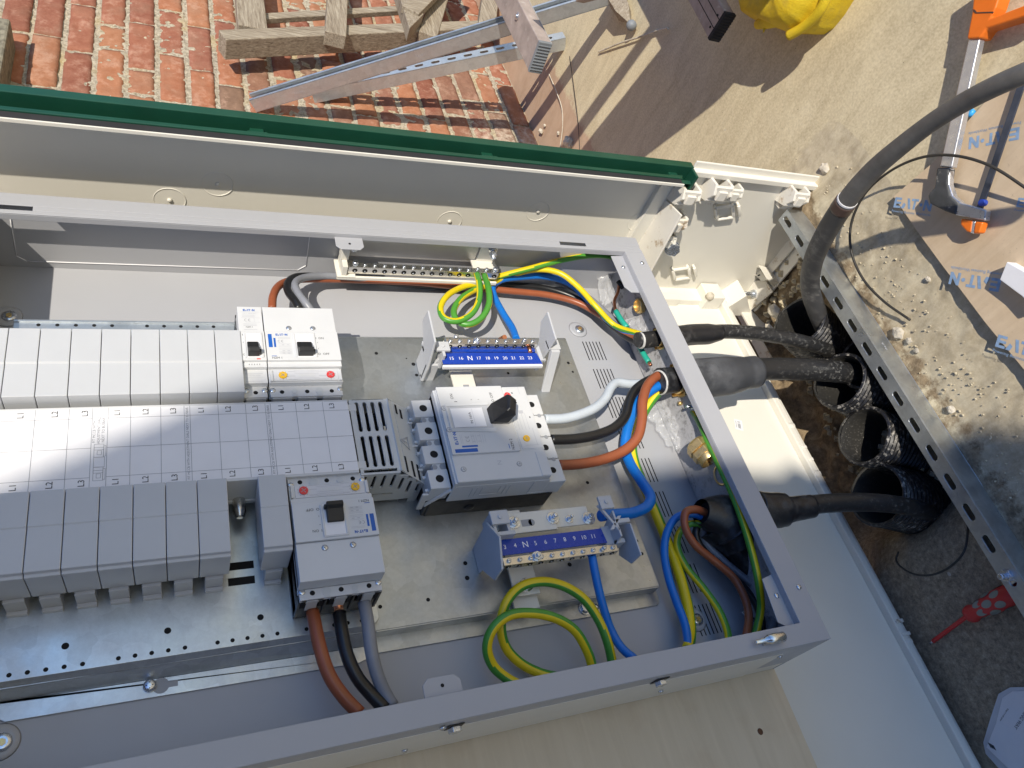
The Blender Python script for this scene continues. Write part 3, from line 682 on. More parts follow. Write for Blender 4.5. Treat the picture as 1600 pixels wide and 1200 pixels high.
# ================================================================ MOUNTING PLATES
pl = thing('mounting_plate', (398,190,20), 'galvanised steel mounting plate behind the main switch and neutral bars', 'mounting plate')
mb = MB(); mb.box((-380,-28,20),(398,403,23)); mb.box((-380,403,2),(398,405,23)); mb.box((8,-30,3),(397,-28,23)); 
mb.prism([(10,-28,3),(402,-28,3),(402,-43,3),(396,-48,3),(0,-48,3)],(0,0,1.6)); mb.build('plate', 'galv_plate', pl, 1.2, 3)
mb = MB()
for (u,v_,r) in ((588,552,2.6),(646,569,3),(651,586,2.6),(888,567,2.6),(895,581,2),(794,583,2.2),(635,560,1.2),(918,754,2.6),(727,880,2.8),(730,903,3),(669,937,2.4),(890,882,3),(995,845,2.4),(1003,865,2.4),(594,948,2.4),(586,945,1.5),(870,541,1.5)):
    q = PZ(u,v_,23.2); mb.disc((q[0],q[1],23.25),r)
mb.each('drilled_hole', 'hole_black', pl)
for p in ((287,-36,4.6),):
    mb = MB(); mb.cyl(p,np.array(p)+Z_*2,9); mb.cyl(np.array(p)+Z_*2,np.array(p)+Z_*6,7,hexa=True); screw(mb,np.array((302,-37,4.6)),Z_,5,4,0,False,1); mb.build('fixing_nut', ['zinc','black_plastic'], pl, .4)
ch = thing('busbar_chassis', (10,190,23), 'holed galvanised tray running under the busbar cover and breakers', 'chassis tray')
mb = MB(); A0,A1,B0,B1,C0,C1 = PZ(0,1065,31),PZ(585,975,31),PZ(0,1096,4.6),PZ(583,1008,4.6),PZ(7,1128,4.6),PZ(560,1036,4.6)
mb.prism([(-378,A0[1]-.8,28),(A1[0],A1[1],28),(12,A1[1]+6,28),(12,395,28),(-372,400,28),(-378,395,28)],(0,0,3))
mb.box((-372,396,28),(-94,407,44)); mb.box((-372,407,42),(-94,410,46))
mb.prism([(-378,B0[1]-1,3),(B1[0],B1[1],3),(A1[0],A1[1],30.9),(-378,A0[1]-.8,30.9)],(0,1.5,0)); mb.prism([(-378,B0[1]-1,3),(B1[0],B1[1],3),(B1[0]-2,B1[1]-12,3),(C1[0],C1[1],3),(C0[0],C0[1],3),(-378,C0[1]+20,3)],(0,0,1.6)); mb.build('tray', 'galv_tray', ch, 1.2, 3)
mb = MB()
for x in list(range(-346,-255,20))+list(range(-226,-140,20))+list(range(-112,-95,19)):
    mb.disc((x,403,44.15),2.3)
for (u0,v0,u1,v1) in ((14,1055,129,1037.6),(185,1028.6,289,1012),(340,1004,433.5,990),(479,983,565,970)):
    for i in range(5): q = PZ(u0+(u1-u0)*i/4,v0+(v1-v0)*i/4,31); mb.disc((q[0],q[1],31.15),2.2)
for (u,v_) in ((102,1009.5),(262,985.5),(407,964.5)): q = PZ(u,v_,31); mb.disc((q[0],q[1],31.15),3.4)
for y in (66,48): mb.box((-146,y-5,31.02),(-118,y+4,31.2))
mb.box((-140,374,31.02),(-139,375,31.1)); mb.each('punched_hole', 'hole_black', ch)
mb = MB(); q = PZ(258,1070,4.8); mb.disc((q[0]-4,q[1],4.75),8); mb.box((q[0]-2,q[1]-3,4.7),(q[0]+12,q[1]+3,4.76)); mb.build('keyhole', 'device_dark_grey', ch)
mb = MB(); q = PZ(234,1072,4.8); screw(mb,(q[0],q[1],4.8),Z_,6.5,4.5,0,False,1); mb.build('fixing_screw', ['zinc','black_plastic'], ch)
for (u,v_,l) in ((903,515,'brass headed screw in a dimple beside the upper neutral bar'),(12,495,'recessed screw in a round dimple at the far left of the enclosure'),(1086,968,'zinc screw in a dimple between cables at the enclosure foot'),(0,1160,'recessed screw in a dimple at the lower left corner')):
    q = PZ(u,v_,2); mb = MB(); mb.lathe((q[0],q[1],2),Z_,[(0,17),(1.4,15.5),(2.2,12)],28,0); mb.lathe((q[0]+2,q[1]-1,4),Z_,[(0,8.5),(1.6,8.3),(2.4,5)],24,1); mb.cyl((q[0]+2,q[1]-1,6),(q[0]+2,q[1]-1,7.6),3.4,m=2,hexa=True)
    tag(mb.build('dimple_screw', ['grey_paint','zinc','brass']), l, 'screw')
# ================================================================ BUSBAR COVER
bc = thing('busbar_cover', (-180,186,60), 'long white busbar cover printed L1 L2 L3 between the two breaker rows', 'busbar cover')
ZC = 103.
mb = MB(); mb.box((-470,134,58),(0,238,ZC)); mb.box((-470,132,52),(0,240,58)); mb.box((-3,222,ZC-8),(10,232,ZC-2)); mb.box((-3,140,ZC-8),(10,150,ZC-2)); mb.build('cover', 'device_grey', bc, .8)
mb = MB(); mb.add([(-470,137,ZC+.25),(-.5,137,ZC+.25),(-.5,235,ZC+.25),(-470,235,ZC+.25)],[(0,1,2,3)]); mb.build('printed_sheet', 'label_white', bc)
ln = MB(); z = ZC+.45
def hl(x0,x1,y): ln.add([(x0,y-.22,z),(x1,y-.22,z),(x1,y+.22,z),(x0,y+.22,z)],[(0,1,2,3)])
def vl(x,y0,y1): ln.add([(x-.22,y0,z),(x+.22,y0,z),(x+.22,y1,z),(x-.22,y1,z)],[(0,1,2,3)])
xv = [-330,-299,-277,-262,-240,-210,-186,-180,-150,-120,-98,-92,-63,-31]
for x in xv: vl(x,137,235)
for a,b in ((-368,-277),(-262,0)): 
    hl(a,b,222); hl(a,b,149); hl(a,b,184.5)
ln.build('grid_lines', 'ink_grey', bc)
ln = MB()
lx = [(-343,'L1'),(-312,'L2'),(-284,'L3'),(-253,'L1'),(-225,'L2'),(-197,'L3'),(-168,'L1'),(-139,'L2'),(-109,'L3'),(-80,'L1'),(-50,'L2'),(-20,'L3')]
for x,s_ in lx:
    for y in (229,143): ln = MB(); ln.text(s_, (x,y,z), Y_, -X_, 8.6); ln.build('phase_mark', 'ink_black', bc)
ln = MB()
for i,s_ in enumerate(('FIT MCCB WITH','ADJUSTMENT DIALS','NEXT TO BUSBAR')):
    ln.text(s_, (-274.5+i*4.3,207-(2 if i==0 else 0),z), Y_, -X_, 3.9)
for x in (-183,-95): ln.text('FIT MCCB WITH ADJUSTMENT DIALS NEXT TO BUSBAR', (x,186,z), Y_, -X_, 3.75)
# little line drawing of a breaker by the busbar
def rc(x0,x1,y0,y1):
    for a,b in (((x0,y0),(x1,y0)),((x1,y0),(x1,y1)),((x1,y1),(x0,y1)),((x0,y1),(x0,y0))):
        a=np.array(a);b=np.array(b);d=b-a;n=np.array((-d[1],d[0]))/max(1e-6,np.linalg.norm(d))*.18
        ln.add([(a[0]-n[0],a[1]-n[1],z),(b[0]-n[0],b[1]-n[1],z),(b[0]+n[0],b[1]+n[1],z),(a[0]+n[0],a[1]+n[1],z)],[(0,1,2,3)])
for y in (145,173): rc(-274,-265,y,y+16); rc(-271,-267,y+3,y+8); rc(-274,-265,y+9,y+12); rc(-265,-263,y+1,y+14)
rc(-274,-264,161,173)
ln.build('fitting_note', 'ink_grey', bc)
# ================================================================ BLANKING COVERS
def blank(name):
    t = MB(); x0, x1 = .35, 29.65
    t.prism([(x0,0,2),(x0,0,-12),(x0,98,-60),(x0,98,0),(x0,50,0),(x0,49,-1.6),(x0,3,-1.6)][:0] or [(x0,0,-1.5),(x0,1,-60),(x0,92,-60),(x0,92,0),(x0,45,0),(x0,43,-1.5)], (x1-x0,0,0))
    return t
def put(t, O, ex, ey):  # place a mesh built in local frame
    r = MB(); r.f, r.mi, r.sm = t.f, t.mi, t.sm; O = np.asarray(O,float)
    r.v = [tuple(O+np.asarray(ex)*v[0]+np.asarray(ey)*v[1]+Z_*v[2]) for v in t.v]; return r
first = None
where = ['first from the left','second from the left','third from the left','fourth from the left','fifth from the left','sixth from the left','seventh from the left','eighth and last, touching the single pole breaker']
for i in range(-3,8):
    X = -360+30*i
    if first is None or True:
        if first is None:
            r = thing('blanking_cover', (X+15,290,60), 'x', 'blanking cover', 'white blanking covers in the upper breaker row')
            put(blank(''), (X,244,118), X_, Y_).build('cap', 'blank_grey', r, .7)
            mb = MB(); mb.box((X+7,334,31),(X+23,352,52)); mb.build('foot', 'blank_grey', r, .5); first = r; X_first = X; o = r
        else: o = clone(first, (X-X_first,0,0))
        o['label'] = ('white blank cover in the sunlit upper row, '+where[i]) if i >= 0 else 'white blank cover beyond the left edge of the upper row'
        if i < 0: o['label'] = ['white blank cover just beyond the first one of the upper row','white blank cover two along beyond the upper row start','white blank cover three along beyond the upper row start'][-i-1]
firstL = None
wl = ['leftmost, cut by the picture edge','second from the left','third from the left','fourth from the left','fifth from the left','sixth from the left','seventh, beside the open gap']
for i in list(range(-2,7))+[8]:
    X = -356+30*i+ (1 if i==8 else 0)
    if firstL is None:
        r = thing('blanking_cover', (X+15,90,60), 'x', 'blanking cover', 'grey blanking covers in the lower breaker row')
        t = MB(); x0, x1 = .35, 29.65
        t.prism([(x0,43,-11),(x0,44,-12),(x0,45,-56),(x0,126,-56),(x0,131,0),(x0,93,0),(x0,92,-1.2),(x0,47,-1.2),(x0,46,-5),(x0,43,-6)], (x1-x0,0,0))
        put(t, (X,0,116), X_, Y_).build('cap', 'blank_grey', r, .7)
        mb = MB(); mb.box((X+6,42,31),(X+24,64,59)); mb.box((X+6,38,31),(X+24,42,37)); mb.build('foot', 'blank_grey', r, .5); firstL = r; Xf = X; o = r
    else: o = clone(firstL, (X-Xf,0,0))
    o['label'] = ('grey blank cover in the shaded lower row, '+wl[i]) if 0 <= i < 7 else ('grey blank cover standing alone against the lower three pole breaker' if i == 8 else ['','grey blank cover just outside the picture in the lower row','grey blank cover two places outside the picture in the lower row'][-i])
mb = MB(); mb.lathe((-131,136,58),(0,-1,0),[(0,7),(18,7),(24,5),(25,3)],14); mb.box((-138,118,52),(-124,136,58)); tag(mb.build('busbar_tab','tin_bar',None,.5),'bare rounded busbar tab showing in the gap of the lower row','busbar tab')
# ================================================================ GRILLE COVER beside busbar cover
gc = thing('vent_cover', (60,186,23), 'grey slotted vent cover between the busbar cover and the main switch', 'vent cover')
mb = MB(); R = [(2,-58),(2,0)]
slotted(mb, (3,136,98), Y_, X_, -Z_*-1, 100, 38, 2.5, 44, 4.2, 50, 27)  if False else None
# top face with four rows of paired slots (each row strip has two slots)
for i in range(4): slotted(mb, (6+i*10,134,98), Y_, X_, Z_, 105, 10, 2.5, 44, 4.4, 50, 29)
mb.box((2,134,98),(6,239,100.5)); mb.box((46,134,98),(50,239,100.5))
# sloping right-hand shoulder down to the plate
A = np.array((50,134,100.5)); e = N(np.array((34,0,-34)))
for i in range(1): slotted(mb, A+e*0, Y_, e, N(np.array((1,0,1))), 105, 12, 2, 2, 2, 500, 900)
mb.add([(50,134,100.5),(86,128,72),(86,240,72),(50,239,100.5)],[(0,1,2,3)])
mb.add([(86,128,72),(92,126,31),(92,242,31),(86,240,72)],[(0,1,2,3)])
mb.add([(2,239,100.5),(50,239,100.5),(86,240,72),(92,242,31),(2,242,31)],[(0,1,2,3,4)])
# lower side with slots
for i in range(7): slotted(mb, (2+i*12,134-.001,100 if i<4 else 100-(i-3)*9), -Z_*1.0, X_, -Y_, 62, 12, 2.5, 30, 4, 60, 20)
mb.box((2,131.4,31),(86,134,46)); mb.build('cover', 'grille_grey', gc, .8)
mb = MB(); mb.box((4,136,31),(49,237,70)); mb.build('inner_block', 'hole_black', gc)
mb = MB()
for (x,y0) in ((62,222),(69,218)): zz = 100.5-(x-50)*.79+.4; mb.obox((x,y0,zz),np.array((2.6,0,-2.05)),(0,14,0),(0.3,0,.4))
for (x,y0) in ((60,136),(70,133),(78,131)): zz = 100.5-(x-50)*.79+.4; mb.obox((x,y0,zz),np.array((2.6,0,-2.05)),(0,22,0),(0.3,0,.4))
mb.build('slots', 'hole_black', gc)
mb = MB(); c = np.array((66,181,88.6)); n_ = N(np.array((.62,0,.78))); a_ = N(np.array((.78,0,-.62)))
tri = [c-a_*9-Y_*8, c-a_*9+Y_*8, c+a_*8]
tri = [c+a_*8-Y_*9, c+a_*8+Y_*9, c-a_*9]
for i in range(3): mb.cyl(tri[i]+n_*.4,tri[(i+1)%3]+n_*.4,.6,6)
for p,q in (((-5,1),(0,-1)),((0,-1),(-1,2)),((-1,2),(5,-1))): mb.cyl(c+a_*p[0]+Y_*p[1]+n_*.5,c+a_*q[0]+Y_*q[1]+n_*.5,.45,6)
mb.build('warning_mark', 'bracket_grey', gc)
# ================================================================ BREAKERS
def logo(t, p, xd, yd, s, m):  t.text('E T N', p, xd, yd, s, m)
def wordmark(t, p, xd, yd, s, m=0):
    xd = N(xd); yd = N(yd); p = np.asarray(p, float); bw = s*.16; L = s*.62; gap = s*.78; x = -1.75*gap
    def bar(cx, cy, w_, h): t.rect(p+xd*cx+yd*cy, xd, yd, w_, h, m)
    for yy in (-.31, 0, .31): bar(x+s*.1, yy*s, L-s*.2, s*.17)
    bar(x-L/2+s*.1, 0, s*.2, s*.79)
    x += gap; q = p+xd*x; t.add([q+xd*(.02*s)+yd*.39*s, q+xd*(.24*s)+yd*.39*s, q+xd*(.46*s)-yd*.39*s, q+xd*(.26*s)-yd*.39*s],[(0,1,2,3)],m); t.add([q+xd*(-.42*s)-yd*.39*s, q+xd*(-.12*s)-yd*.39*s, q+xd*(-.02*s)-yd*.1*s, q+xd*(-.22*s)+yd*.05*s],[(0,1,2,3)],m)    # A wedge
    x += gap*.95; bar(x, .31*s, L, s*.17); bar(x, -.085*s, s*.18, s*.6)   # T
    x += gap*.72; t.disc(p+xd*x, s*.13, m, N(np.cross(xd,yd)), 10)  # dot
    x += gap*.75; bar(x-.26*s, 0, s*.18, s*.79); bar(x+.26*s, 0, s*.18, s*.79)
    q = p+xd*x; t.add([q+xd*(-.168*s)+yd*.39*s, q+xd*(-.168*s)+yd*(.05*s), q+xd*(.168*s)+yd*(-.39*s), q+xd*(.168*s)-yd*.05*s], [(0,1,2,3)], m)
def ce(t, p, xd, yd, s, m=0):
    p = np.asarray(p, float); nrm = N(np.cross(xd,yd))
    for k_, cx in enumerate((-.55,.55)):
        for i in range(9):
            a0 = math.radians(70+i*24.4); a1 = math.radians(70+(i+1)*24.4)
            f = lambda a, r: p+N(xd)*(cx*s+r*math.cos(a))+N(yd)*r*math.sin(a)
            t.add([f(a0,.42*s),f(a1,.42*s),f(a1,.54*s),f(a0,.54*s)],[(0,1,2,3)],m)
    t.rect(p+N(xd)*.38*s,xd,yd,.55*s,.11*s,m)
def breaker(root, npole, O, ex, ey):
    """moulded case breaker; local x across poles, y away from the busbar, z up from plate datum"""
    fr = (np.asarray(O,float), np.asarray(ex,float), np.asarray(ey,float), Z_); Wd = 30*npole-.6
    def B(): return MB(fr)
    t = B(); t.box((.6,2,33),(Wd,144,62)); 
    for p in range(npole+1): x = min(max(30*p,1.5),Wd-1.5); t.box((x-1.5,0,40),(x+1.5,146,84)); 
    t.box((1,6,60),(Wd-.4,139,80)); t.build('base', 'black_plastic', root, .6)
    t = B(); t.box((.3,20,74),(Wd,134,100)); t.box((.3,9,74),(Wd,138,88))
    for y0,y1,sg in ((3,20,1),(134,146.5,-1)):
        zt = 98 if sg > 0 else 92; t.box((1.2,y0+1,zt-6),(Wd-1,y1,zt))
        for p in range(npole):
            t.box((30*p+3.5,y0+(0 if sg>0 else 1),80),(30*p+26.5,y1-(1 if sg>0 else 0),zt-2)); 
            ye = y0 if sg>0 else y1
            t.box((30*p+9,ye-.6,62),(30*p+21,ye+.6,88))
    t.box((.3,19.5,92),(Wd,40,106)); t.box((.1,39,92),(Wd+.1,47,112)); t.box((0,46.5,92),(Wd+.2,92,116)); t.box((.2,92.5,92),(Wd,135,113)); t.build('case', 'device_grey', root, .9)
    t = B()
    for p in range(npole):
        for y,zz in ((11.,98.15),(140.,92.15)): t.disc((30*p+15,y,zz),2.7,0)
        for y,d in ((3,-1),(146.5,1)):
            t.box((30*p+3.6,y-.9,72),(30*p+8,y+.9,86)); t.box((30*p+22,y-.9,72),(30*p+26.4,y+.9,86))
    t.each('terminal_hole', 'hole_black', root)
    for p in range(1,npole):
        for y,zz in ((12.,98.),(140.,92.)):
            t = B()
            r = 3.4 if p == 1 else 4.6; t.cyl((30*p,y,zz-.5),(30*p,y,zz+.5),r+.5,18,0); t.disc((30*p,y,zz+.65),r,1,(0,0,1),18); t.box((30*p-.5,y-8 if y<50 else y,zz+.1),(30*p+.5,y if y<50 else y+6.4,zz+.45),1)
            for dx in (-1.8,1.8): t.disc((30*p+dx,y+(-6 if y<50 else 5.3),zz+.6),1.5,1)
            t.build('terminal_notch', ['device_grey','grille_grey'], root)
    for x in (4.5, Wd-4):
        for y,zz in ((14.,97.9),(137.6,91.9)): t = B(); t.lathe((x,y,zz),(0,0,1),[(0,3.6),(.8,3.2),(1,1)],14,0); t.build('case_screw', 'zinc', root)
    cx = Wd/2 if npole > 1 else 15.; x0, x1 = (35.5,57.5) if npole > 1 else (7,24)
    t = B()
    for a,b in (((x0-2.6,50.5,116),(x0,87.5,117.4)),((x1,50.5,116),(x1+2.6,87.5,117.4)),((x0-2.6,87.5,116),(x1+2.6,89.5,117.2))): t.box(a,b)
    t.build('toggle_bezel','device_grey',root,.5)
    t = B(); t.box((x0,50.5,116.1),(x1,87.5,116.5)); t.build('toggle_window','label_white',root)
    t = B(); t.prism([(x0+1,52,116),(x0+1,52,127),(x0+1,57,129),(x0+1,60,124),(x0+1,73,119.5),(x0+1,73,116)],(x1-x0-4,0,0)); t.box((x1-3.5,54,118),(x1-.5,58,124)); t.build('toggle','black_plastic',root,.8)
    t = B(); z = 116.22; XD = X_; YD = Y_
    if npole == 3:
        t.rect((5.2,77,z),XD,YD,4.6,21,0); t.rect((10.4,74,z),XD,YD,2.4,14.5,0); wordmark(t,(19.5,86.6,z),XD,YD,4.3,0)
        t.text('NZM 1',(11.5,49.8,z),XD,YD,4.2,1); t.rect((8,52.8,z),XD,YD,6,.8,0)
        t.text('I  ON',(66,81,z),XD,YD,4.4,1); t.text('O  OFF',(68,55.5,z),XD,YD,4.6,1); t.text('+',(62.5,74,z),XD,YD,3,1); t.text('I',(62.5,64,z),XD,YD,3,1)
        ce(t,(18,76,z),XD,YD,3.6,2)
        for yy in (82,80.6,72,68.5,66.8,64,62.4,59.5,58,56.4): t.rect((22,yy,z),XD,YD,15,.35,3)
        for xx in (20,26): 
            for yy in (70.3,61,57.2): t.rect((xx,yy,z),XD,YD,3,1,3)
    else:
        zc = 113.22
        wordmark(t,(14,129,zc),XD,YD,4.2,0); t.text('Ue = 230V AC',(14.5,123.5,zc),XD,YD,2.7,3); t.rect((15,126,zc),XD,YD,22,.3,3)
        for yy in (120.5,118): t.rect((13,yy,zc),XD,YD,15,.7,3)
        ce(t,(12,112.5,zc),XD,YD,4,2); t.rect((15,116.3,zc),XD,YD,22,.3,3); t.rect((18,109,zc),XD,YD,17,.3,3); t.rect((19.5,112.5,zc),XD,YD,.3,6.6,3)
        t.text('NZM 1',(13,101,zc),XD,YD,2.9,1); t.text('I',(3.6,86,z),XD,YD,4,1); t.text('O',(3.8,55,z),XD,YD,4,1); t.text('+',(3.8,74,z),XD,YD,3,1); t.rect((20,48.4,z),XD,YD,4.4,1.6,4)
        for yy in (106,103.7,97): t.rect((14,yy,zc),XD,YD,16,.7,3)
        for yy in (36,33.4,28,22): t.rect((14,yy,106.2),XD,YD,20,.35 if yy != 33.4 else 1.,3)
        t.text('NZMB1-AF80',(14.5,30.7,106.2),XD,YD,2.4,3)
        for q in range(5): t.rect((9+q*3,43,112.2),XD,YD,.6,2,1)
    t.build('printing',['ink_blue','ink_black','ink_grey','ink_faint','red_dial'],root)
    if npole == 3:
        t = B(); t.box((3,20.5,106),(Wd-2.6,38.5,108.2),0); t.box((6,21.6,108.2),(Wd-6,36.4,108.9),1); t.box((1.6,20,104),(5,36,109.6),0); t.box((Wd-5,20,104),(Wd-1.6,36,109.6),0); t.build('dial_panel',['device_grey','dial_window'],root,.5)
        t = B(); 
        for yy in (35,33,30.5,24,22): t.rect((45,yy,109.05),XD,YD,30,.35,0)
        for yy in (34,27,22): t.rect((27,yy,109.05),XD,YD,8,.6,0); t.rect((64,yy,109.05),XD,YD,9,.7,0)
        t.rect((45,28,109.0),XD,YD,20,4.5,1); t.build('dial_print',['ink_faint','device_grey'],root)
        for x,mm in ((16.5,'yellow_dial'),(74,'red_dial')):
            t = B(); t.cyl((x,28,108.9),(x,28,110.6),4.9,24,0); 
            for a in (.6,2.17): t.obox((x-3.4*math.cos(a)-.4*math.sin(a),28-3.4*math.sin(a)+.4*math.cos(a),110.6),(6.8*math.cos(a),6.8*math.sin(a),0),(.8*math.sin(a),-.8*math.cos(a),0),(0,0,.12),1)
            for q in range(8): a = -2.2+q*.63; t.rect((x+6.3*math.cos(a),28+6.3*math.sin(a),109.05),XD,YD,.8,.8,1)
            t.build('dial',[mm,'device_dark_grey'],root,.3)
        for x in (30,60):
            t = B(); t.cyl((x,100,112.9),(x,100,113.25),3.6,20,1); t.lathe((x,100,113.2),(0,0,1),[(0,3),(.4,2.8),(.5,1)],16,0)
            for a in (0.5,2.07): t.obox((x-2.2*math.cos(a),100-2.2*math.sin(a),113.7),(4.4*math.cos(a),4.4*math.sin(a),0),(.6*math.sin(a),-.6*math.cos(a),0),(0,0,.1),1)
            t.build('cover_screw',['zinc','ink_grey'],root)
b1 = thing('circuit_breaker', (-106,310,30), 'narrow single pole breaker with black toggle at the end of the upper row', 'circuit breaker'); breaker(b1, 1, (-121.5,244,0), X_, Y_)
b3 = thing('circuit_breaker', (-45,310,30), 'sunlit three pole breaker with black toggle, in the upper row right of the narrow one', 'circuit breaker'); breaker(b3, 3, (-91,244,0), X_, Y_)
b4 = thing('circuit_breaker', (-38,70,30), 'shaded three pole breaker mounted upside down in the lower row with three cables below', 'circuit breaker'); breaker(b4, 3, (7,140,0), -X_, -Y_)
# ---------------- main switch, four pole, lying sideways
ms = thing('main_switch', (180,177,23), 'large four pole main switch with black rotary handle, label reading NZM 2', 'main switch')
mb = MB(); mb.box((92,107.5,23),(264,246.5,62)); mb.box((88,109,23),(93,245,56)); mb.build('base','black_plastic',ms,1)
mb = MB(); mb.box((112,107,60),(246,247,98)); mb.box((114.5,107.4,97),(243,246.6,108.5)); mb.build('case','device_grey',ms,1.6,3)
mb = MB(); mb.box((112,107.2,60),(116,246.8,106)); 
for i in range(4):
    y = 124.5+i*35
    mb.box((86,y-13.2,58),(113,y+13.2,90)); mb.box((243,y-17,58),(271-(0 if i in (0,3) else 0),y+16.6,90))
    mb.prism([(86,y-17,48),(86,y-13,48),(113,y-13,84),(113,y-17,84)],(0,0,6))
    if i<3: mb.box((95,y+13,58),(113,y+22,88)); 
    mb.box((82,y+7,50),(87,y+11,80)); mb.box((82,y-11,50),(87,y-7,80)); mb.box((78,y-15,40),(86,y-12,78))
    mb.box((271,y-12,62),(273.5,y+12,86))
mb.each('terminal_cover','device_grey',ms,1)
mb = MB()
for i in range(4):
    y = 124.5+i*35; mb.disc((100,y,90.2),5.2,0); mb.disc((257,y,90.2),4.6,0)
    if i<3: mb.disc((98,y+17.5,88.2),3.3,1); mb.disc((108.5,y+17.5,88.25),4.6,1); mb.disc((263,y+16,90.25),3,1); mb.disc((251.5,y+18,90.25),4,1)
mb.each('terminal_hole',['hole_black','device_dark_grey'],ms)
mb = MB(); mb.box((115.5,145,108.5),(208,247.6,111.6)); mb.box((212,148,108.5),(242,245,109.8)); mb.box((210,146.5,108),(244,247,109)); mb.box((229,108,108.2),(243.5,143,109.2)); mb.build('front_plate','device_grey',ms,.8)
wq = [PZ(703,635,112),PZ(762,634,112),PZ(762,673,112),PZ(703,673,112)]
mb = MB(); mb.box((124,180,111.7),(180,216,112)); mb.build('handle_recess','bracket_grey',ms,.5)
mb = MB(); mb.prism([(121,178,111.6),(182,174,111.6),(182,178.5,115),(121,181,114.5)],(0,0,1.2)); mb.prism([(121,216,111.6),(182,216,111.6),(182,219.5,112.6),(121,219,112.6)],(0,0,1.6)); mb.box((121,181,111.6),(124,216,113)); mb.build('recess_rim','device_grey',ms,.6)
mb = MB(); mb.box((127,183,112),(171,213,112.6)); mb.build('position_disc','label_white',ms,.3)
mb = MB(); q = N(np.array((1,-.12,0))); s_ = np.cross(Z_,q)
kp = [PZ(758,640,112),PZ(760,663,112)]
mb.prism([(168,188,112),(170,216,112),(206,214,150),(218,204,156),(220,190,152),(214,182,140)][:0] or [(176,186,110),(176,209,110),(190,214,142),(203,214,158),(213,208,160),(213,188,160),(203,183,152),(188,183,130)],(0,0,0)) if False else None
def loft(mb, secs, m=0):
    n = len(secs[0]); vs = [p for s_ in secs for p in s_]; fs = [(j*n+i,j*n+(i+1)%n,(j+1)*n+(i+1)%n,(j+1)*n+i) for j in range(len(secs)-1) for i in range(n)]
    fs += [tuple(range(n))[::-1], tuple((len(secs)-1)*n+i for i in range(n))]; mb.add(vs, fs, m)
loft(mb, [[(177,187,111),(194,187,111),(196,209,111),(177,211,111)],[(178,184,122),(198,181,122),(202,208,122),(181,213,122)],[(188,184,146),(201,180,140),(208,203,140),(195,210,146)],[(192,187,149),(199,182,145),(206,201,145),(198,206,149)]])
mb.build('rotary_handle','black_plastic',ms,1.6,3)
mb = MB(); mb.disc((203.4,197,144.9),2.4,0,(.9,0,.45)); mb.build('handle_hole','hole_black',ms)
mb = MB(); z = 111.75
wordmark(mb,(124.5,168,z),Y_,-X_,5.6,0)
mb.rect((129.5,152.5,z),X_,Y_,20,4.8,0) if False else mb.rect((135,149.5,z),X_,Y_,30,5.2,0); mb.rect((141,155.4,z),X_,Y_,21,2.6,0)
mb.text('NZM 2',(199,155,z),Y_,-X_,5.6,1); mb.rect((194,152,z),X_,Y_,.9,7,0)
mb.text('ON',(134,232,z),Y_,-X_,5.6,1); mb.rect((137.5,223.5,z),X_,Y_,4,.8,1); mb.text('O OFF',(190,229,z),Y_,-X_,5.6,1); mb.text('+',(160,226,z),Y_,-X_,4,1); mb.text('I',(170,226,z),Y_,-X_,3.4,1)
ce(mb,(140,167,z),Y_,-X_,4.6,2)
for xx in (131,133,146,149,152,158,161,164): mb.rect((xx,166,z),X_,Y_,.45,13,3)
for xx in (148,156):
    for yy in (162,170): mb.rect((xx,yy,z),X_,Y_,4.4,.9,3)
mb.text('IN 160A',(152,197,112.7),Y_,-X_,5.,1); 
for yy in (183.5,212.5): mb.rect((149,yy,112.7),X_,Y_,42,.3,3)
mb.rect((156,198,112.7),X_,Y_,.3,26,3)
mb.text('N',(176,131,108.7),Y_,-X_,9,3)
for xx in (217,221,226,231): mb.rect((xx,190,109.9),X_,Y_,.5,26,3)
mb.rect((235.5,166,109.9),X_,Y_,.5,26,3); mb.rect((228,153,109.9),X_,Y_,20,.4,3); mb.rect((233,240,109.9),X_,Y_,.5,12,3); mb.rect((226,205,109.9),X_,Y_,7,5,3)
for p in ((222,236),(224,220),(217,212),(237,196)): mb.rect((p[0],p[1],109.95),X_,Y_,1.6,2.4,1)
mb.build('printing',['ink_blue','ink_black','ink_grey','ink_faint'],ms)
for x,y,mm in ((214,232,'red_dial'),(222,163,'yellow_dial')):
    mb = MB(); mb.cyl((x,y,109.8),(x,y,111.4),4.6,24,0)
    for a in (0,1.57): mb.obox((x-3*math.cos(a)-.35*math.sin(a),y-3*math.sin(a)+.35*math.cos(a),111.4),(6*math.cos(a),6*math.sin(a),0),(.7*math.sin(a),-.7*math.cos(a),0),(0,0,.12),1)
    mb.build('dial',[mm,'device_dark_grey'],ms,.3)
for x,y,z in ((126,125,108.5),(202,127,108.5),(119,214,111.6),(119,181,111.6)):
    mb = MB(); mb.cyl((x,y,z),(x,y,z+.3),3.6,18,1); mb.lathe((x,y,z+.2),Z_,[(0,3),(.5,2.6)],16,0)
    for a in (0.1,1.67): mb.obox((x-2*math.cos(a),y-2*math.sin(a),z+.72),(4*math.cos(a),4*math.sin(a),0),(.6*math.sin(a),-.6*math.cos(a),0),(0,0,.1),1)
    mb.build('cover_screw',['device_grey','ink_grey'],ms)
mb = MB()   # moulded marks on the side facing down
for x in (139,145,184,190): mb.box((x,106.4,70),(x+1.2,107,92))
mb.box((152,106.4,72),(178,107,73)); mb.box((152,106.4,73),(153,107,92)); mb.box((177,106.4,73),(178,107,92)); mb.box((222,106.3,64),(246,107,66)); mb.box((222,106.3,66),(224,107,96)); mb.build('side_mould','grille_grey',ms,.3)
mb = MB(); screw(mb,(150,107,38),-Y_,7,1.2,0); mb.build('side_plug','black_plastic',ms)
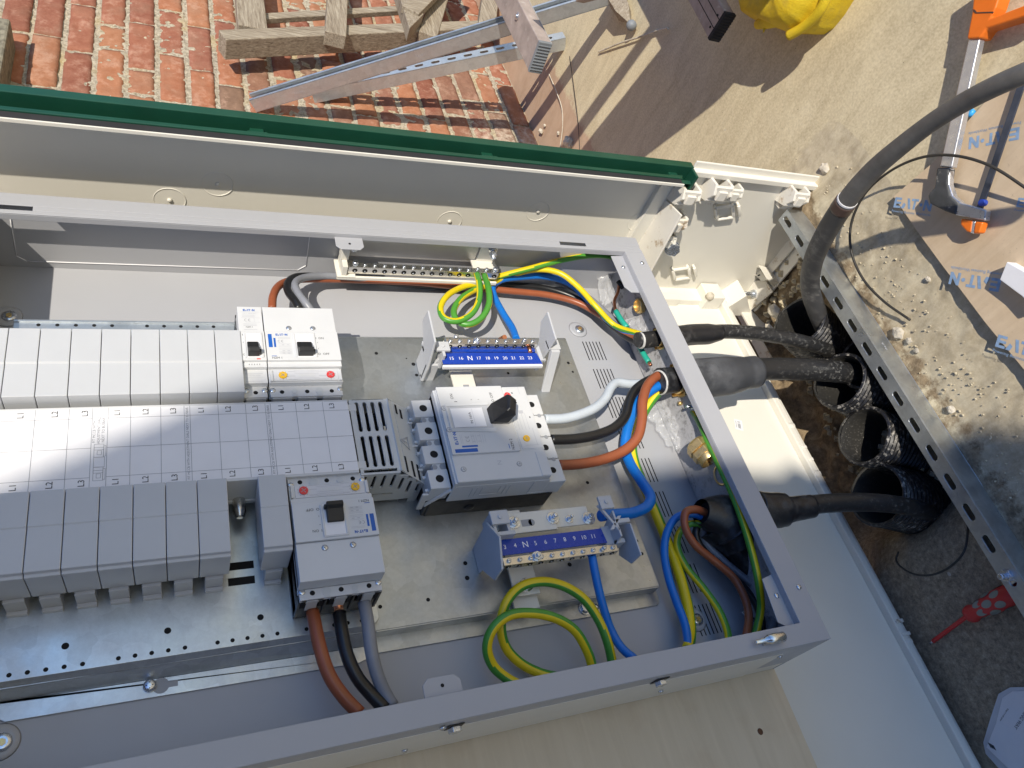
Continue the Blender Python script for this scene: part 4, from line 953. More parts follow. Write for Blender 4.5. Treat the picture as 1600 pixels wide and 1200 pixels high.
# ================================================================ NEUTRAL BARS
def termbar(root, x0, x1, yb, zc, n, front, screws_z, long_=(), top=None):
    """tin plated bar with bored holes and clamp screws; screws stick out along screws_z"""
    mb = MB(); mb.box((x0,yb-5,zc-6),(x1,yb+5,zc+6)); mb.build('bar','tin_bar',root,.6)
    p = (x1-x0)/n; hb = MB(); sb = MB(); f = np.asarray(front,float); s_ = np.asarray(screws_z,float)
    for i in range(n):
        x = x0+p*(i+.5); c = np.array((x,yb,zc)); hb.disc(c+f*(6.25 if abs(f[2])>.5 else 5.25),3.4,0,f,16)
        e = c+s_*(6 if abs(s_[2])>.5 else 5); h = 2.2 if i not in long_ else 6
        sb.lathe(e,s_,[(0,2.9),(h,2.7),(h+.4,1.9)],12,0); sb.obox(e+s_*(h+.42)-X_*1.6-np.cross(s_,X_)*.35,X_*3.2,np.cross(s_,X_)*.7,s_*.1,1)
        sb.lathe(c+f*(5.3 if abs(f[2])<.5 else 6.3),f,[(0,1.5),(.5,1)],8,0); sb.build('clamp_screw',['zinc','black_plastic'],root); sb = MB()
    hb.each('bore','hole_black',root)
def sidewall(root, X, pts, t=3, m='bracket_grey', bev=.5):
    mb = MB(); mb.prism([(X,y,z) for y,z in pts],(t,0,0)); mb.build('bracket',m,root,bev); return mb
n1 = thing('neutral_bar', (230,345,23), 'sunlit neutral terminal bar with blue strip numbered 15 to 23 above the main switch', 'terminal bar')
mb = MB(); mb.prism([(131,max(-999,p_[1]),max(23.4,p_[2])) for p_ in (PX(u,v_,131) for u,v_ in ((668,485),(660,500),(661,538),(650,564),(653,580),(659,596),(667,578),(679,534)))],(3,0,0)); mb.prism([(131,326,23),(131,330,23),(150,330,66),(150,326,66)],(0,0,8)) 
mb.box((131,322,23),(150,326,60)); mb.box((148,318,58),(152,338,88)); mb.box((140,326,86),(160,342,90)); mb.cyl((150,334,90),(150,334,91.5),3,14)
mb.box((131,345,60),(150,362,66)); mb.build('bracket','bracket_grey',n1,.7)
mb = MB(); mb.prism([(318,p_[1],p_[2]) for p_ in (PX(u,v_,318) for u,v_ in ((855,487),(845,502),(842,530),(836,556),(848,560),(868,530)))],(3,0,0)); mb.prism([(320,296,23),(320,300,23),(322,336,86),(322,326,86)],(14,0,0)); mb.box((318,330,84),(338,348,88)); mb.cyl((330,340,88),(330,340,89.5),3,14)
mb.box((302,330,54),(324,360,60)); mb.box((304,318,50),(310,346,76)); mb.build('bracket','bracket_grey',n1,.7)
mb = MB(); mb.prism([(149,311,76.2),(304,310,76.2),(300,330,76.2),(149,331,76.2)],(0,0,1.8)); mb.build('number_strip','label_blue',n1)
mb = MB(); mb.box((148,306,72),(304,310,77)); mb.build('strip_holder','label_white',n1)
mb = MB(); names = ['4','15','16','N','17','18','19','20','21','22','23']
for i,s_ in enumerate(names): 
    u = [693.5,706,720.5,735,748.5,762.5,776,790,803,816,829][i]; v_ = 561.6; q = PZ(u,v_,78.2); mb.text(s_,(q[0],320.5,78.25),X_,Y_,11 if s_=='N' else 7.6)
mb.build('numbers','ink_white',n1)
a0 = PZ(700,541,80)[0]; a1 = PZ(838,545,80)[0]
termbar(n1, 158, 303, 346, 80, 10, (0,-1,0), (0,0,1), long_=(8,))
mb = MB(); mb.box((158,336,58),(302,341,74)); mb.build('insulator','label_blue',n1,.5)
mb = MB(); mb.box((172,262,38),(206,366,42)); mb.box((166,344,56),(207,368,60)); mb.build('link_plate','cabinet_white',n1,.6)
mb = MB(); mb.box((186,291,42.1),(195,300,42.4)); mb.build('square_hole','device_dark_grey',n1)
mb = MB(); bolt(mb,(180,361,62),Z_,7,5,12,3.6,0,9); bolt(mb,(206,346,86),Z_,5.6,4,3,3,0,0); mb.build('bolt','zinc',n1,.4)
mb = MB(); mb.cyl((252,362,70),(252,354,86),3.6,12); mb.cyl((291,340,78),(291,332,77),3,10); mb.build('copper_end','copper',n1)
n2 = thing('neutral_bar', (230,30,23), 'shaded neutral terminal bar with blue strip numbered 3 to 11 below the main switch', 'terminal bar')
q = lambda u,v_,x: PX(u,v_,x)[1:]
mb = MB(); mb.prism([(147,p_[1],max(23.4,p_[2]+6)) for p_ in (PX(u,v_,147) for u,v_ in ((757,820),(728,872),(737,912),(751,894),(770,910),(781,893),(777,842)))],(3,0,0)); mb.box((150,54,92),(174,72,96)); mb.cyl((162,63,96),(162,63,97.6),2.8,14); mb.box((152,44,60),(156,72,92)); mb.box((170,44,60),(174,72,92)); mb.box((150,40,80),(178,45,94)); mb.build('bracket','bracket_grey',n2,.7)
mb = MB(); mb.prism([(318,56,96),(318,20,96),(318,14,60),(318,40,30)],(3,0,0)); mb.box((302,58,96),(322,76,100)); mb.cyl((312,67,100),(312,67,101.6),2.8,14)
mb.prism([(334,p_[1],max(23.4,p_[2])) for p_ in (PX(u,v_,334) for u,v_ in ((966,819),(984,818),(1001,867),(986,881),(967,868)))],(2.5,0,0)); mb.box((318,38,88),(340,44,96)); mb.box((318,16,66),(330,22,84)); mb.box((306,16,72),(320,44,76)); mb.prism([(300,66,92),(304,66,92),(322,28,92),(318,28,92)],(0,0,4)); mb.prism([(306,30,92),(312,30,92),(330,48,92),(324,48,92)],(0,0,4)); mb.build('bracket','bracket_grey',n2,.7)
mb = MB(); mb.prism([(150,20,78),(306,20,78),(304,40,78),(159,40,78)],(0,0,1.6)); mb.build('number_strip','label_blue',n2)
mb = MB()
for s_,u,v_ in (('3',789,855),('4',805,852.5),('N',821,851),('5',837,849),('6',852.5,847),('7',867.5,845),('8',882.5,843),('9',897.5,841.5),('10',912,840),('11',927,838)):
    c = PZ(u,v_,79.8); mb.text(s_,(c[0],c[1],79.85),X_,Y_,11 if s_=='N' else 8.)
mb.build('numbers','ink_white',n2)
termbar(n2, 158, 318, 12, 74, 11, (0,-1,0), (0,0,1), long_=(9,))
mb = MB(); bolt(mb,(203,13,80),Z_,5.6,4,3,3,0,6.5); mb.build('bolt','zinc',n2,.4)
mb = MB(); mb.box((172,50,66),(248,78,71)); mb.box((166,58,60),(205,84,66)); mb.box((236,54,63.5),(302,80,66)); mb.box((178,-20,40),(212,36,44)); mb.box((178,-34,28),(212,-16,32)); mb.build('link_plate','cabinet_white',n2,.8)
mb = MB(); mb.box((200,58,71.1),(214,67,71.4)); mb.cyl((214,62.5,71.1),(214,62.5,71.4),4.5); mb.build('link_slot','device_dark_grey',n2)
for (u,v_,r) in ((804,815,7.5),(865,808,7.5),(893,807,5),(923,806,8)):
    c = PZ(u,v_,74); mb = MB(); bolt(mb,(c[0],c[1],66 if u>880 else 71),Z_,r*.8,4,6,r*.42,0,r*1.15); mb.build('bolt','zinc',n2,.5)
mb = MB(); c = PZ(824,912,48); bolt(mb,(c[0],c[1],44),Z_,6.5,4,5,3,0,9); mb.build('bolt','zinc',n2,.4)
# ================================================================ EARTH BAR
eb = thing('earth_bar', (170,520,40), 'silver earth terminal bar with a row of holes under the upper rim', 'terminal bar')
p0 = PZ(556,417,68); p1 = PZ(775,431,68)
mb = MB(); mb.box((46,504,52),(290,514,66)); mb.build('bar','tin_bar',eb,.6)
hb = MB(); sb = MB()
for i in range(16):
    x = 56+i*15.2; hb.disc((x,503.8,59),4.,0,(0,-1,0),18); sb.lathe((x,503.6,58),(0,-1,0),[(0,1.6),(.6,1)],8,0)
    h = 7 if i in (0,15) else (5 if i in (13,14) else 2.2); sb.lathe((x,509,66),Z_,[(0,3.1 if h<6 else 5),(h,2.8 if h<6 else 4.6),(h+.4,2)],12,0); sb.box((x-1.8,508.7,66.4+h),(x+1.8,509.4,66.55+h),1); sb.build('clamp_screw',['zinc','black_plastic'],eb); sb = MB()
hb.each('bore','hole_black',eb)
mb = MB(); mb.box((30,500,46),(58,536,49)); mb.box((30,500,46),(48,504,84)) if False else None; mb.box((30,498,44),(290,502,50)); mb.box((36,500,49),(44,536,70)); mb.prism([(30,498,48),(58,498,48),(58,498,51),(30,498,51)],(0,16,0)); mb.box((34,514,70),(46,536,112)); mb.build('bracket','cabinet_white',eb,.8)
mb = MB(); mb.box((46,533,60),(255,535.6,118)); mb.build('back_plate','dull_steel',eb,.5)
mb = MB(); mb.box((256,530,56),(286,536,118)); mb.box((248,515,62),(290,536,66)); mb.build('mount_plate','cabinet_white',eb,.8)
for x in (50,272):
    mb = MB(); mb.cyl((x,530,104),(x,520,100),7,hexa=True); mb.cyl((x,520,100),(x,508,95),4.4,12); mb.cyl((x,516,98),(x,512,96.5),6.6,hexa=True); mb.build('stud','zinc',eb,.4)
# ================================================================ CABLES
def path(*p): return [PZ(u,v_,z) for u,v_,z in p]
def cable(name, pts, r, mat, lab, grp=None, mat2=None, cat='cable', **kw):
    mb = MB(); mb.tube(pts, r, 16, 0, 1 if mat2 else None, **kw); o = mb.build(name, [mat]+([mat2] if mat2 else [])); return tag(o, lab, cat, grp)
G1='core cables of the armoured supply cables'
cable('cable', path((425,484,72),(427,462,66),(438,445,52),(462,437,40),(510,436,30),(580,438,26),(650,441,26),(720,448,24),(800,455,24),(862,462,24),(905,474,28),(945,497,38),(975,518,55),(1000,530,78)), 5.6, 'brown_cable', 'brown cable running along the upper wall from the sunlit three pole breaker', None)
cable('cable', path((468,484,72),(462,472,72),(451,457,66),(449,444,58),(462,433,44),(500,432,30),(560,436,20),(640,444,12),(720,448,8),(790,446,6),(860,452,8),(915,474,18),(955,508,34),(985,530,60),(1002,535,76)), 5.6, 'black_cable', 'black cable looping behind the brown one above the sunlit three pole breaker')
cable('cable', path((487,486,72),(478,474,76),(466,458,72),(461,444,64),(472,435,52),(505,431,38),(560,434,32),(620,440,14),(700,441,10),(790,438,8),(870,440,12),(915,462,22),(960,500,40),(1002,528,72)), 5.4, 'grey_cable', 'grey cable curving over to the wall above the sunlit three pole breaker')
cable('cable', path((807,530,74),(800,512,60),(785,488,44),(772,462,34),(770,448,34),(782,438,36),(815,433,34),(852,432,32),(888,442,30),(916,466,30),(945,496,40),(972,515,55),(1000,524,80)), 5.6, 'blue_cable', 'bright blue cable from the sunlit neutral bar over to the top gland')
cable('cable', path((745,428,62),(749,445,66),(748,470,64),(735,492,60),(712,502,56),(694,497,54),(688,482,52),(698,463,50),(722,449,44),(748,443,40),(780,432,44),(830,419,62),(880,406,76),(930,399,86),(962,404,84),(982,425,76),(990,445,70)), 5., 'cable_green', 'green and yellow cable looping from the earth bar along under the rim', 'earth cable loops at the earth bar', 'cable_yellow', phase=.1, twist=1.4)
cable('cable', path((757,430,62),(763,450,68),(764,475,66),(752,497,60),(733,507,54),(716,503,50),(709,488,48),(718,469,46),(738,455,42),(765,444,40),(800,430,38),(840,421,56),(875,427,62),(905,450,62),(932,480,62),(960,508,52),(1000,522,82)), 5., 'cable_yellow', 'green and yellow earth cable looping beside the first one and down to the top gland', 'earth cable loops at the earth bar', 'cable_green', phase=.35, twist=1.2)
mb = MB()
for u,v_ in ((746,427),(758,429)): q = PZ(u,v_,62); mb.cyl(q+Y_*6,q-Y_*3,3.2,10)
mb.build('bare_copper','copper',eb)
cable('cable', path((850,655,66),(880,654,66),(905,648,66),(930,637,66),(946,622,64),(955,605,62),(964,598,60),(985,600,58),(1012,598,60),(1040,590,74)), 7.2, 'light_grey_cable', 'pale grey thick cable leaving the main switch to the middle gland')
cable('cable', path((860,687,66),(895,686,66),(930,680,66),(960,668,66),(977,650,68),(983,628,70),(992,610,72),(1015,594,76),(1042,588,80)), 7.4, 'black_cable', 'thick black cable leaving the main switch, between the pale grey and the brown ones')
cable('cable', path((872,727,66),(905,725,66),(945,717,68),(978,702,74),(996,683,82),(1003,655,90),(1004,628,92),(1012,602,90),(1028,587,88),(1046,582,86)), 7.4, 'brown_cable', 'thick brown cable leaving the main switch, nearest to the brass gland')
cable('cable', path((938,806,74),(960,804,70),(990,801,64),(1012,790,60),(1016,775,56),(1002,752,50),(985,725,44),(977,700,42),(980,672,50),(990,642,60),(1003,622,70),(1020,608,76),(1044,596,80)), 7.6, 'blue_cable', 'thick blue cable from the lower neutral bar bending up to the middle gland')
cable('cable', path((1044,602,74),(1026,616,66),(1010,638,52),(996,668,38),(988,700,30),(994,730,24),(1010,768,22),(1028,810,20),(1046,855,20),(1064,905,22),(1076,955,24),(1079,990,30),(1074,1015,40)), 7.4, 'cable_yellow', 'thick green and yellow cable hanging from the middle gland to the bottom wall', None, 'cable_green', phase=.85, twist=.1)
cable('cable', path((925,868,70),(928,885,72),(934,915,66),(943,950,56),(955,985,46),(972,1013,44),(992,1030,50)), 5.4, 'blue_cable', 'blue cable hanging down from terminal 11 of the lower neutral bar')
cable('cable', path((958,1042,30),(950,1005,40),(935,968,48),(910,934,54),(876,914,56),(842,909,56),(812,918,52),(791,942,46),(783,975,36),(790,1010,24),(812,1035,18),(845,1052,18),(880,1060,24)), 6., 'cable_green', 'larger of two green and yellow cable loops lying at the bottom wall', 'spare earth loops at the bottom wall', 'cable_yellow', phase=.3, twist=.3)
cable('cable', path((928,1050,34),(918,1018,44),(898,985,54),(868,966,60),(830,958,62),(795,962,60),(770,983,54),(761,1012,44),(770,1040,34),(792,1060,30),(815,1072,34)), 6., 'cable_yellow', 'smaller green and yellow loop crossing in front of the larger loop at the bottom wall', 'spare earth loops at the bottom wall', 'cable_green', phase=.25, twist=.3)
cable('cable', path((488,955,60),(494,985,64),(502,1020,66),(516,1058,62),(538,1090,58),(562,1115,56)), 7.2, 'brown_cable', 'brown cable hanging from the shaded upside down breaker')
cable('cable', path((530,958,58),(534,985,62),(542,1022,62),(558,1058,58),(580,1085,54),(602,1108,54)), 7.2, 'black_cable', 'black cable hanging from the shaded upside down breaker between brown and grey')
cable('cable', path((569,940,62),(575,975,66),(580,1015,66),(588,1050,60),(600,1080,54),(614,1104,52)), 7.2, 'grey_cable', 'grey cable hanging from the shaded upside down breaker')
mb = MB()
for u,v_ in ((487,950),(529,950),(569,936)): q = PZ(u,v_,60); mb.cyl(q+Y_*10,q-Y_*2,5,12)
mb.build('cable_lug','copper',b4)
# boot end cables
cable('cable', path((1112,806,66),(1088,796,74),(1072,800,72),(1070,822,66),(1085,850,58),(1118,878,50),(1148,905,46),(1165,938,44),(1170,965,46),(1166,995,50)), 5.6, 'brown_cable', 'brown cable emerging from the black boot and curving down to the corner')
cable('cable', path((1108,812,62),(1082,803,58),(1058,808,50),(1043,830,42),(1038,860,36),(1044,900,32),(1057,940,30),(1070,975,32),(1076,1010,40)), 5.6, 'blue_cable', 'blue cable emerging from the black boot and hanging to the bottom wall')
cable('cable', path((1106,822,56),(1080,818,48),(1063,830,38),(1058,852,30),(1072,885,26),(1100,920,26),(1124,955,30),(1136,985,36),(1139,1005,42)), 5., 'cable_green', 'thin green and yellow cable emerging from the black boot', None, 'cable_yellow', phase=.3, twist=.3)
cable('cable', path((1112,818,56),(1094,818,50),(1087,834,44),(1096,856,38),(1128,885,34),(1160,915,32),(1180,942,32),(1190,972,36),(1188,1000,42)), 5.2, 'black_cable', 'black cable tucked below the brown one at the black boot')
cable('cable', path((1112,826,50),(1098,832,40),(1104,850,32),(1135,880,30),(1170,908,36),(1195,928,44),(1208,950,48),(1208,975,50),(1198,998,50)), 5.4, 'grey_cable', 'dark grey cable ending beside the lower corner bracket of the enclosure')
cable('cable', path((1080,638,70),(1092,658,90),(1103,682,104),(1116,710,108),(1131,742,108),(1148,780,106),(1165,828,102),(1178,875,96),(1186,915,86),(1189,948,70),(1184,978,58),(1178,1000,50)), 5.2, 'cable_green', 'green and yellow earth cable running down beside the right rim', None, 'cable_yellow', phase=.62, twist=.15)
for i,(pp,l) in enumerate(((((962,486,60),(972,502,62),(980,512,64)),'short teal sleeved copper stub above the top gland cable'),(((999,541,56),(1008,557,56),(1014,566,58)),'short teal sleeved copper stub below the top gland cable'))):
    mb = MB(); P = path(*pp); mb.tube(P, 4.6, 14, 0); o = mb.build('sleeved_wire','teal_sleeve'); tag(o,l,'wire'); mb = MB()
    if i: mb.tube([P[-1], P[-1]+(P[-1]-P[0])*.2], 3, 10)
    else: mb.tube(path((962,486,60),(960,470,58),(966,455,60),(967,444,64)), 2.6, 10)
    mb.build('copper_core','copper',o)
q = PZ(966,440,66); mb = MB(); mb.cyl(q,q+np.array((4,-14,0)),4.4,12); tag(mb.build('wire_lug','black_plastic'),'small black lug on the bare copper wire near the upper right corner','lug')
# armoured cables, shrouds, glands
def axisline(u,v_,z): return PZ(u,v_,z)
A0 = PZ(998,532,82); A1 = PZ(1250,534,88); 
sup = [
 (path((996,531,82),(1030,528,84),(1070,524,86),(1130,518,88),(1190,522,92),(1250,533,92),(1288,545,74),(1330,560,40)), 12.5, 'sheath_black', 'top black supply cable running from the first duct to the top gland'),
 (path((1030,594,84),(1060,592,84),(1100,590,84),(1180,578,86),(1250,577,86),(1322,583,82),(1360,595,64),(1400,612,40)), 19.5, 'sheath_black', 'middle and thickest black supply cable, cut over the second duct'),
 (path((1190,800,62),(1230,793,66),(1300,786,74),(1360,785,78),(1410,790,74),(1450,800,56)), 14.5, 'sheath_black', 'lowest black supply cable running from the fourth duct into the black boot')]
for P,r,m_,l in sup:
    o = cable('supply_cable', P, r, m_, l, 'black supply cables from the ducts')
    if 'top' in l:
        mb = MB(); q0,q1 = PZ(1000,532,82),PZ(1056,526,85); mb.tube([q0,(q0+q1)/2,q1],13.6,20); mb.build('cut_sheath','rubber_black',o)
        mb = MB(); d=N(q1-q0); mb.lathe(q0-d*1.2,d,[(0,11.6),(0,13.4),(2.5,14.1)],20,caps=(False,False)); mb.build('paper_end','paper_edge',o)
        P2 = path((1052,527,85),(1080,523,86),(1104,522,87),(1125,520,88)); mb = MB(); mb.tube(P2,17.5,24,rf=lambda t: 1.02 if t<.72 else 1.02-.26*(t-.72)/.28); mb.build('heat_shrink','shrink_black',o)
    elif 'middle' in l:
        q0,q1 = PZ(1030,598,84),PZ(1070,592,84); d = N(q1-q0); mb = MB(); mb.tube([q0,(q0+q1)/2,q1],19.5,24); mb.build('cut_sheath','shrink_black',o)
        mb = MB(); mb.lathe(q0-d*1.,d,[(0,18),(0,19.3),(2,20)],24,caps=(False,False)); mb.build('paper_end','paper_edge',o)
        P2 = path((1064,593,84),(1105,590,84),(1145,586,85),(1165,583,85),(1180,581,86)); mb = MB(); mb.tube(P2,32,32,rf=lambda t: 1. if t<.6 else (1-.12*(t-.6)/.2 if t<.8 else .86-.02*(t-.8)/.2)); mb.build('heat_shrink','shrink_grey',o)
    else:
        P2 = path((1182,795,60),(1205,797,62),(1232,796,66),(1240,795,66),(1268,791,70)); mb = MB(); mb.tube(P2,26,28,rf=lambda t: 1.02 if t<.42 else (.97-.03*(t-.42) if t<.5 else (.78 if t<.6 else .74-.06*(t-.6)/.4))); mb.build('heat_shrink','shrink_black',o)
def gland(u,v_,z,r,lab,boss=True):
    q = PZ(u,v_,z); q = np.array((XRT-9.,q[1],q[2])); mb = MB(); mb.lathe(q-X_*8,X_,[(0,r*.78),(0,r*1.0),(2,r*1.06),(7,r*1.06),(8,r*1.3)],24,caps=(False,False)); mb.lathe(q-X_*.2,-X_,[(0,r*1.36),(5,r*1.36)],hexa=True,caps=(True,False)) 
    return tag(mb.build('cable_gland','brass',None,.3),lab,'cable gland')
gland(1042,528,84,15,'brass gland ring around the top supply cable')
gland(1066,593,84,22,'large brass gland ring around the middle supply cable')
q = PX(1003,478,531); mb = MB(); mb.lathe(q-X_*10,X_,[(8,9.6),(0,9.6),(0,11.5),(1,12.6),(10,12.6)],24,caps=(False,False)); mb.lathe(q-X_*6,X_,[(0,14),(6,14)],hexa=True); mb.disc(q-X_*3,9.5,1,-X_); tag(mb.build('cable_gland',['brass','hole_black'],None,.3),'small empty brass gland nut above the top supply cable','cable gland')
q = PZ(1060,630,64); mb = MB(); mb.lathe(q,N(np.array((1,-.15,0))),[(0,2.6),(2,3.4),(5,3.4),(6,2.4),(9,2.4),(10,4),(15,4),(16,6),(20,6)],16); tag(mb.build('earth_connector','brass'),'small brass nipple beside the clear plastic bag','connector')
# loose brass gland body
q = PZ(1088,698,84); d = N(np.array((.22,-.92,.12))); g = thing('brass_gland', tuple(q), 'shiny brass gland body with two hexagon nuts lying loose beside the right rim', 'cable gland')
q2 = PZ(1086,690,84)
mb = MB(); mb.lathe(q2,d,[(0,13),(3,16),(5,17)],24,caps=(True,False)); mb.lathe(q2+d*4,d,[(0,19),(1,21),(11,21),(12,19)],hexa=True); mb.lathe(q2+d*16,d,[(0,16),(2,16)],24); mb.lathe(q2+d*17,d,[(0,19),(1,20.5),(10,20.5),(11,19)],hexa=True)
mb.lathe(q2+d*28,d,[(0,17),(9,17),(9.5,16.6),(9.5,14.8),(-4,14.8)],28,caps=(False,False)); mb.disc(q2+d*26,14.8,1,d); mb.build('body',['brass','hole_black'],g,.5)
q = PX(1128,742,533); mb = MB(); mb.lathe(q,-X_,[(0,14),(2,16),(2.6,16),(2.6,13),(0,13)],26,caps=(False,False)); tag(mb.build('brass_ring','brass'),'thin brass ring around an open hole behind the loose brass gland','ring')
# black boot inside
P = path((1172,822,50),(1150,806,56),(1125,800,60),(1100,800,64)); mb = MB(); o = None
secs = []; cs = [PZ(1164,858,52),PZ(1148,826,58),PZ(1132,811,64),PZ(1112,803,70),PZ(1095,799,74)]; rs_ = [27,31,30,24,19]
mb.tube(cs,40,30,caps=False,rf=lambda t: .7+.3*t/.35 if t<.35 else (1.-.12*(t-.35)/.2 if t<.55 else .88-.44*(t-.55)/.45)); bt = mb.build('cable_boot','shrink_black'); tag(bt,'glossy black rubber boot over the lowest supply cable inside the enclosure','cable boot')
mb = MB(); mb.tube([cs[2],(cs[3]+cs[4])/2],16,16); mb.build('inner_sheath','hole_black',bt)
mb = MB(); cs = [PZ(1120,815,52),PZ(1150,850,44),PZ(1180,900,36),PZ(1192,930,30)]; mb.tube(cs,34,22,rf=lambda t: 1-.72*t); mb.build('boot_tail','shrink_black',bt)
# clear bag
def sheet(name, pts_uvz, mat, lab, cat, crinkle=3, n=26, parent=None):
    c = [np.asarray(PZ(*p)) for p in pts_uvz]; mb = MB(); vs = []
    for i in range(n+1):
        for j in range(n+1):
            a,b = i/n,j/n; p = (c[0]*(1-a)+c[1]*a)*(1-b)+(c[3]*(1-a)+c[2]*a)*b; w_ = 1-.25*math.sin(math.pi*b)
            vs.append(p+Z_*(crinkle*2.2*noise.noise(Vector((a*5,b*7,1)))+crinkle*noise.noise(Vector((a*14,b*9,4)))+crinkle*2*math.sin(math.pi*a)*math.sin(math.pi*b)))
    mb.add(vs,[(i*(n+1)+j,(i+1)*(n+1)+j,(i+1)*(n+1)+j+1,i*(n+1)+j+1) for i in range(n) for j in range(n)],smooth=True)
    return tag(mb.build(name,mat,parent),lab,cat)
sheet('plastic_bag',((1004,640,24),(1040,622,30),(1078,690,26),(1052,706,16)),'clear_film','crumpled clear plastic bag lying between the cables and the brass gland','plastic bag',5)
sheet('plastic_bag',((975,500,50),(1000,492,56),(1014,522,60),(992,530,50)),'clear_film','small scrap of clear plastic above the top gland','plastic scrap',3,14)
sheet('plastic_bag',((930,420,30),(958,412,40),(962,470,30),(940,478,20)),'clear_film','clear plastic scrap in the upper right corner of the enclosure','plastic scrap',4,14)
# ================================================================ GROUND OBJECTS
def duct(u, v_, X, d, r, lab, L=260):
    c = PX(u,v_,X); d = N(np.array(d,float)); mb = MB()
    prof = [(0,r-6),(0,r-1),(3,r)]; t = 5
    while t < L: prof += [(t,r-4),(t+2.4,r-4),(t+3.6,r),(t+7,r)]; t += 9
    root = thing('corrugated_duct', tuple(c+d*60), lab, 'duct', 'corrugated black ducts rising from the trench')
    u_, w_ = perp(d); vs = []; n = 44
    for t_, rr in prof:
        for i in range(n):
            a = 2*math.pi*i/n; wob = 1+.012*math.sin(3*a+u)+.02*noise.noise(Vector((a,t_*.02,u)))
            vs.append(c+d*(t_+(2.5*noise.noise(Vector((math.cos(a)*2,math.sin(a)*2,u))) if t_ < 4 else 0))+rr*wob*(math.cos(a)*u_+math.sin(a)*w_))
    mb.add(vs,[(j*n+i,j*n+(i+1)%n,(j+1)*n+(i+1)%n,(j+1)*n+i) for j in range(len(prof)-1) for i in range(n)],smooth=True); mb.build('outer_wall','duct_black',root)
    mb = MB(); prof = [(0.5,r-6.2)]; t = 4
    while t < L: prof += [(t,r-6.4),(t+4,r-7.8)]; t += 8
    mb.lathe(c,d,prof,40,caps=(False,True)); mb.build('inner_wall','duct_inside',root)
duct(1249,502,868,(1,-.30,-.50),53,'first corrugated duct, nearest the bolted plinth corner, holding the bent conduit')
duct(1311,594,868,(1,-.22,-.28),52,'second corrugated duct from the top, with the cut end of the thick cable over it')
duct(1349,680,872,(1,-.22,-.20),52,'empty corrugated duct with a pale dusty lip, third from the top')
duct(1370,773,868,(1,-.20,-.14),54,'lowest corrugated duct, its ribs showing to the right')
duct(1352,566,915,(1,-.10,-.30),50,'dark corrugated duct set back behind the second one under the rail')
# slotted rail on the ground
rl = thing('slotted_rail', (915,190,165), 'long galvanised slotted rail lying on the ground past the ducts', 'rail')
mb = MB(); Ld = N(np.array((0,-1,-.017))); Wz = N(np.array((0,-.017,1)))
O = np.array((875.,596.,152.)); slotted(mb,O,Ld,Wz,-X_,1150,28.5,2.5,27,9.5,50.7,20)
mb.obox(O+Wz*26.2+X_*.01,Ld*1150,Wz*2.4,X_*40); mb.obox(O,Ld*1150,Wz*2.4,X_*24); mb.obox(O+Wz*25+X_*40,Ld*1150,Wz*3.6,X_*1.5)
mb.build('channel','galv_rail',rl,1.2,3)
mb = MB(); q = PX(1574,899,873); 
bolt(mb,q+X_*2,-X_,9,6,12,4.6,0,13); mb.build('bolt','zinc',rl,.5)
mb = MB(); mb.text('UNISTRUT'[:0] or '41x41', tuple(O+Ld*330+Wz*28.8+X_*22),Ld,-X_,7); mb.v and mb.build('stamping','ink_faint',rl)
# two struts leaning on the wall
def strut(name, A, B, mode, lab):
    A = np.asarray(A); B = np.asarray(B); L = B-A; n = np.linalg.norm(L); e = N(L); yv = N(Y_-e*np.dot(Y_,e)); zv = N(np.cross(e,yv)); zv = zv if zv[2] > 0 else -zv
    r = thing(name, tuple(B), lab, 'steel strut', 'galvanised struts leaning on the brick wall'); mb = MB(); t = 2.6; S = 41
    # ridge line A-B is the edge between the front face (+z) and the face towards the camera (-y)
    if mode == 'web_front':
        slotted(mb,A-zv*t,e,yv,zv,n,S*.8,t,26,12,50,25); mb.obox(A,L,-zv*S,yv*t); mb.obox(A+yv*(S*.8-t),L,-zv*S,yv*t)
    else:
        slotted(mb,A-zv*S,e,yv,zv,n,S*.8,t,26,12,50,25); mb.obox(A,L,-zv*S,yv*t); mb.obox(A+yv*(S*.8-t),L,-zv*S,yv*t)
        mb.obox(A,L,yv*8,-zv*t); mb.obox(A+yv*(S*.8-8),L,yv*8,-zv*t); mb.obox(A+yv*(8-t),L,yv*t,-zv*8); mb.obox(A+yv*(S*.8-8),L,yv*t,-zv*8)
    mb.build('channel','galv_strut',r,.8)
    return r,e,yv,zv
r,e,yv,zv = strut('steel_strut', PZ(389,157,-428), PX(985,-25,903), 'open_front', 'upper galvanised strut with its open channel facing out, leaning on the brick wall')
mb = MB()
for f in (.13,.46): q = PZ(389,157,-428)+(PX(985,-25,903)-PZ(389,157,-428))*f-zv*20-yv*.15; mb.text('41x41 CHANNEL'[:5],q,e,zv,11)
mb.build('stamping','ink_faint',r)
strut('steel_strut', PZ(486,143,-432), PX(884,59,903), 'web_front', 'lower slotted galvanised strut, its end resting on the ground under the grey board')
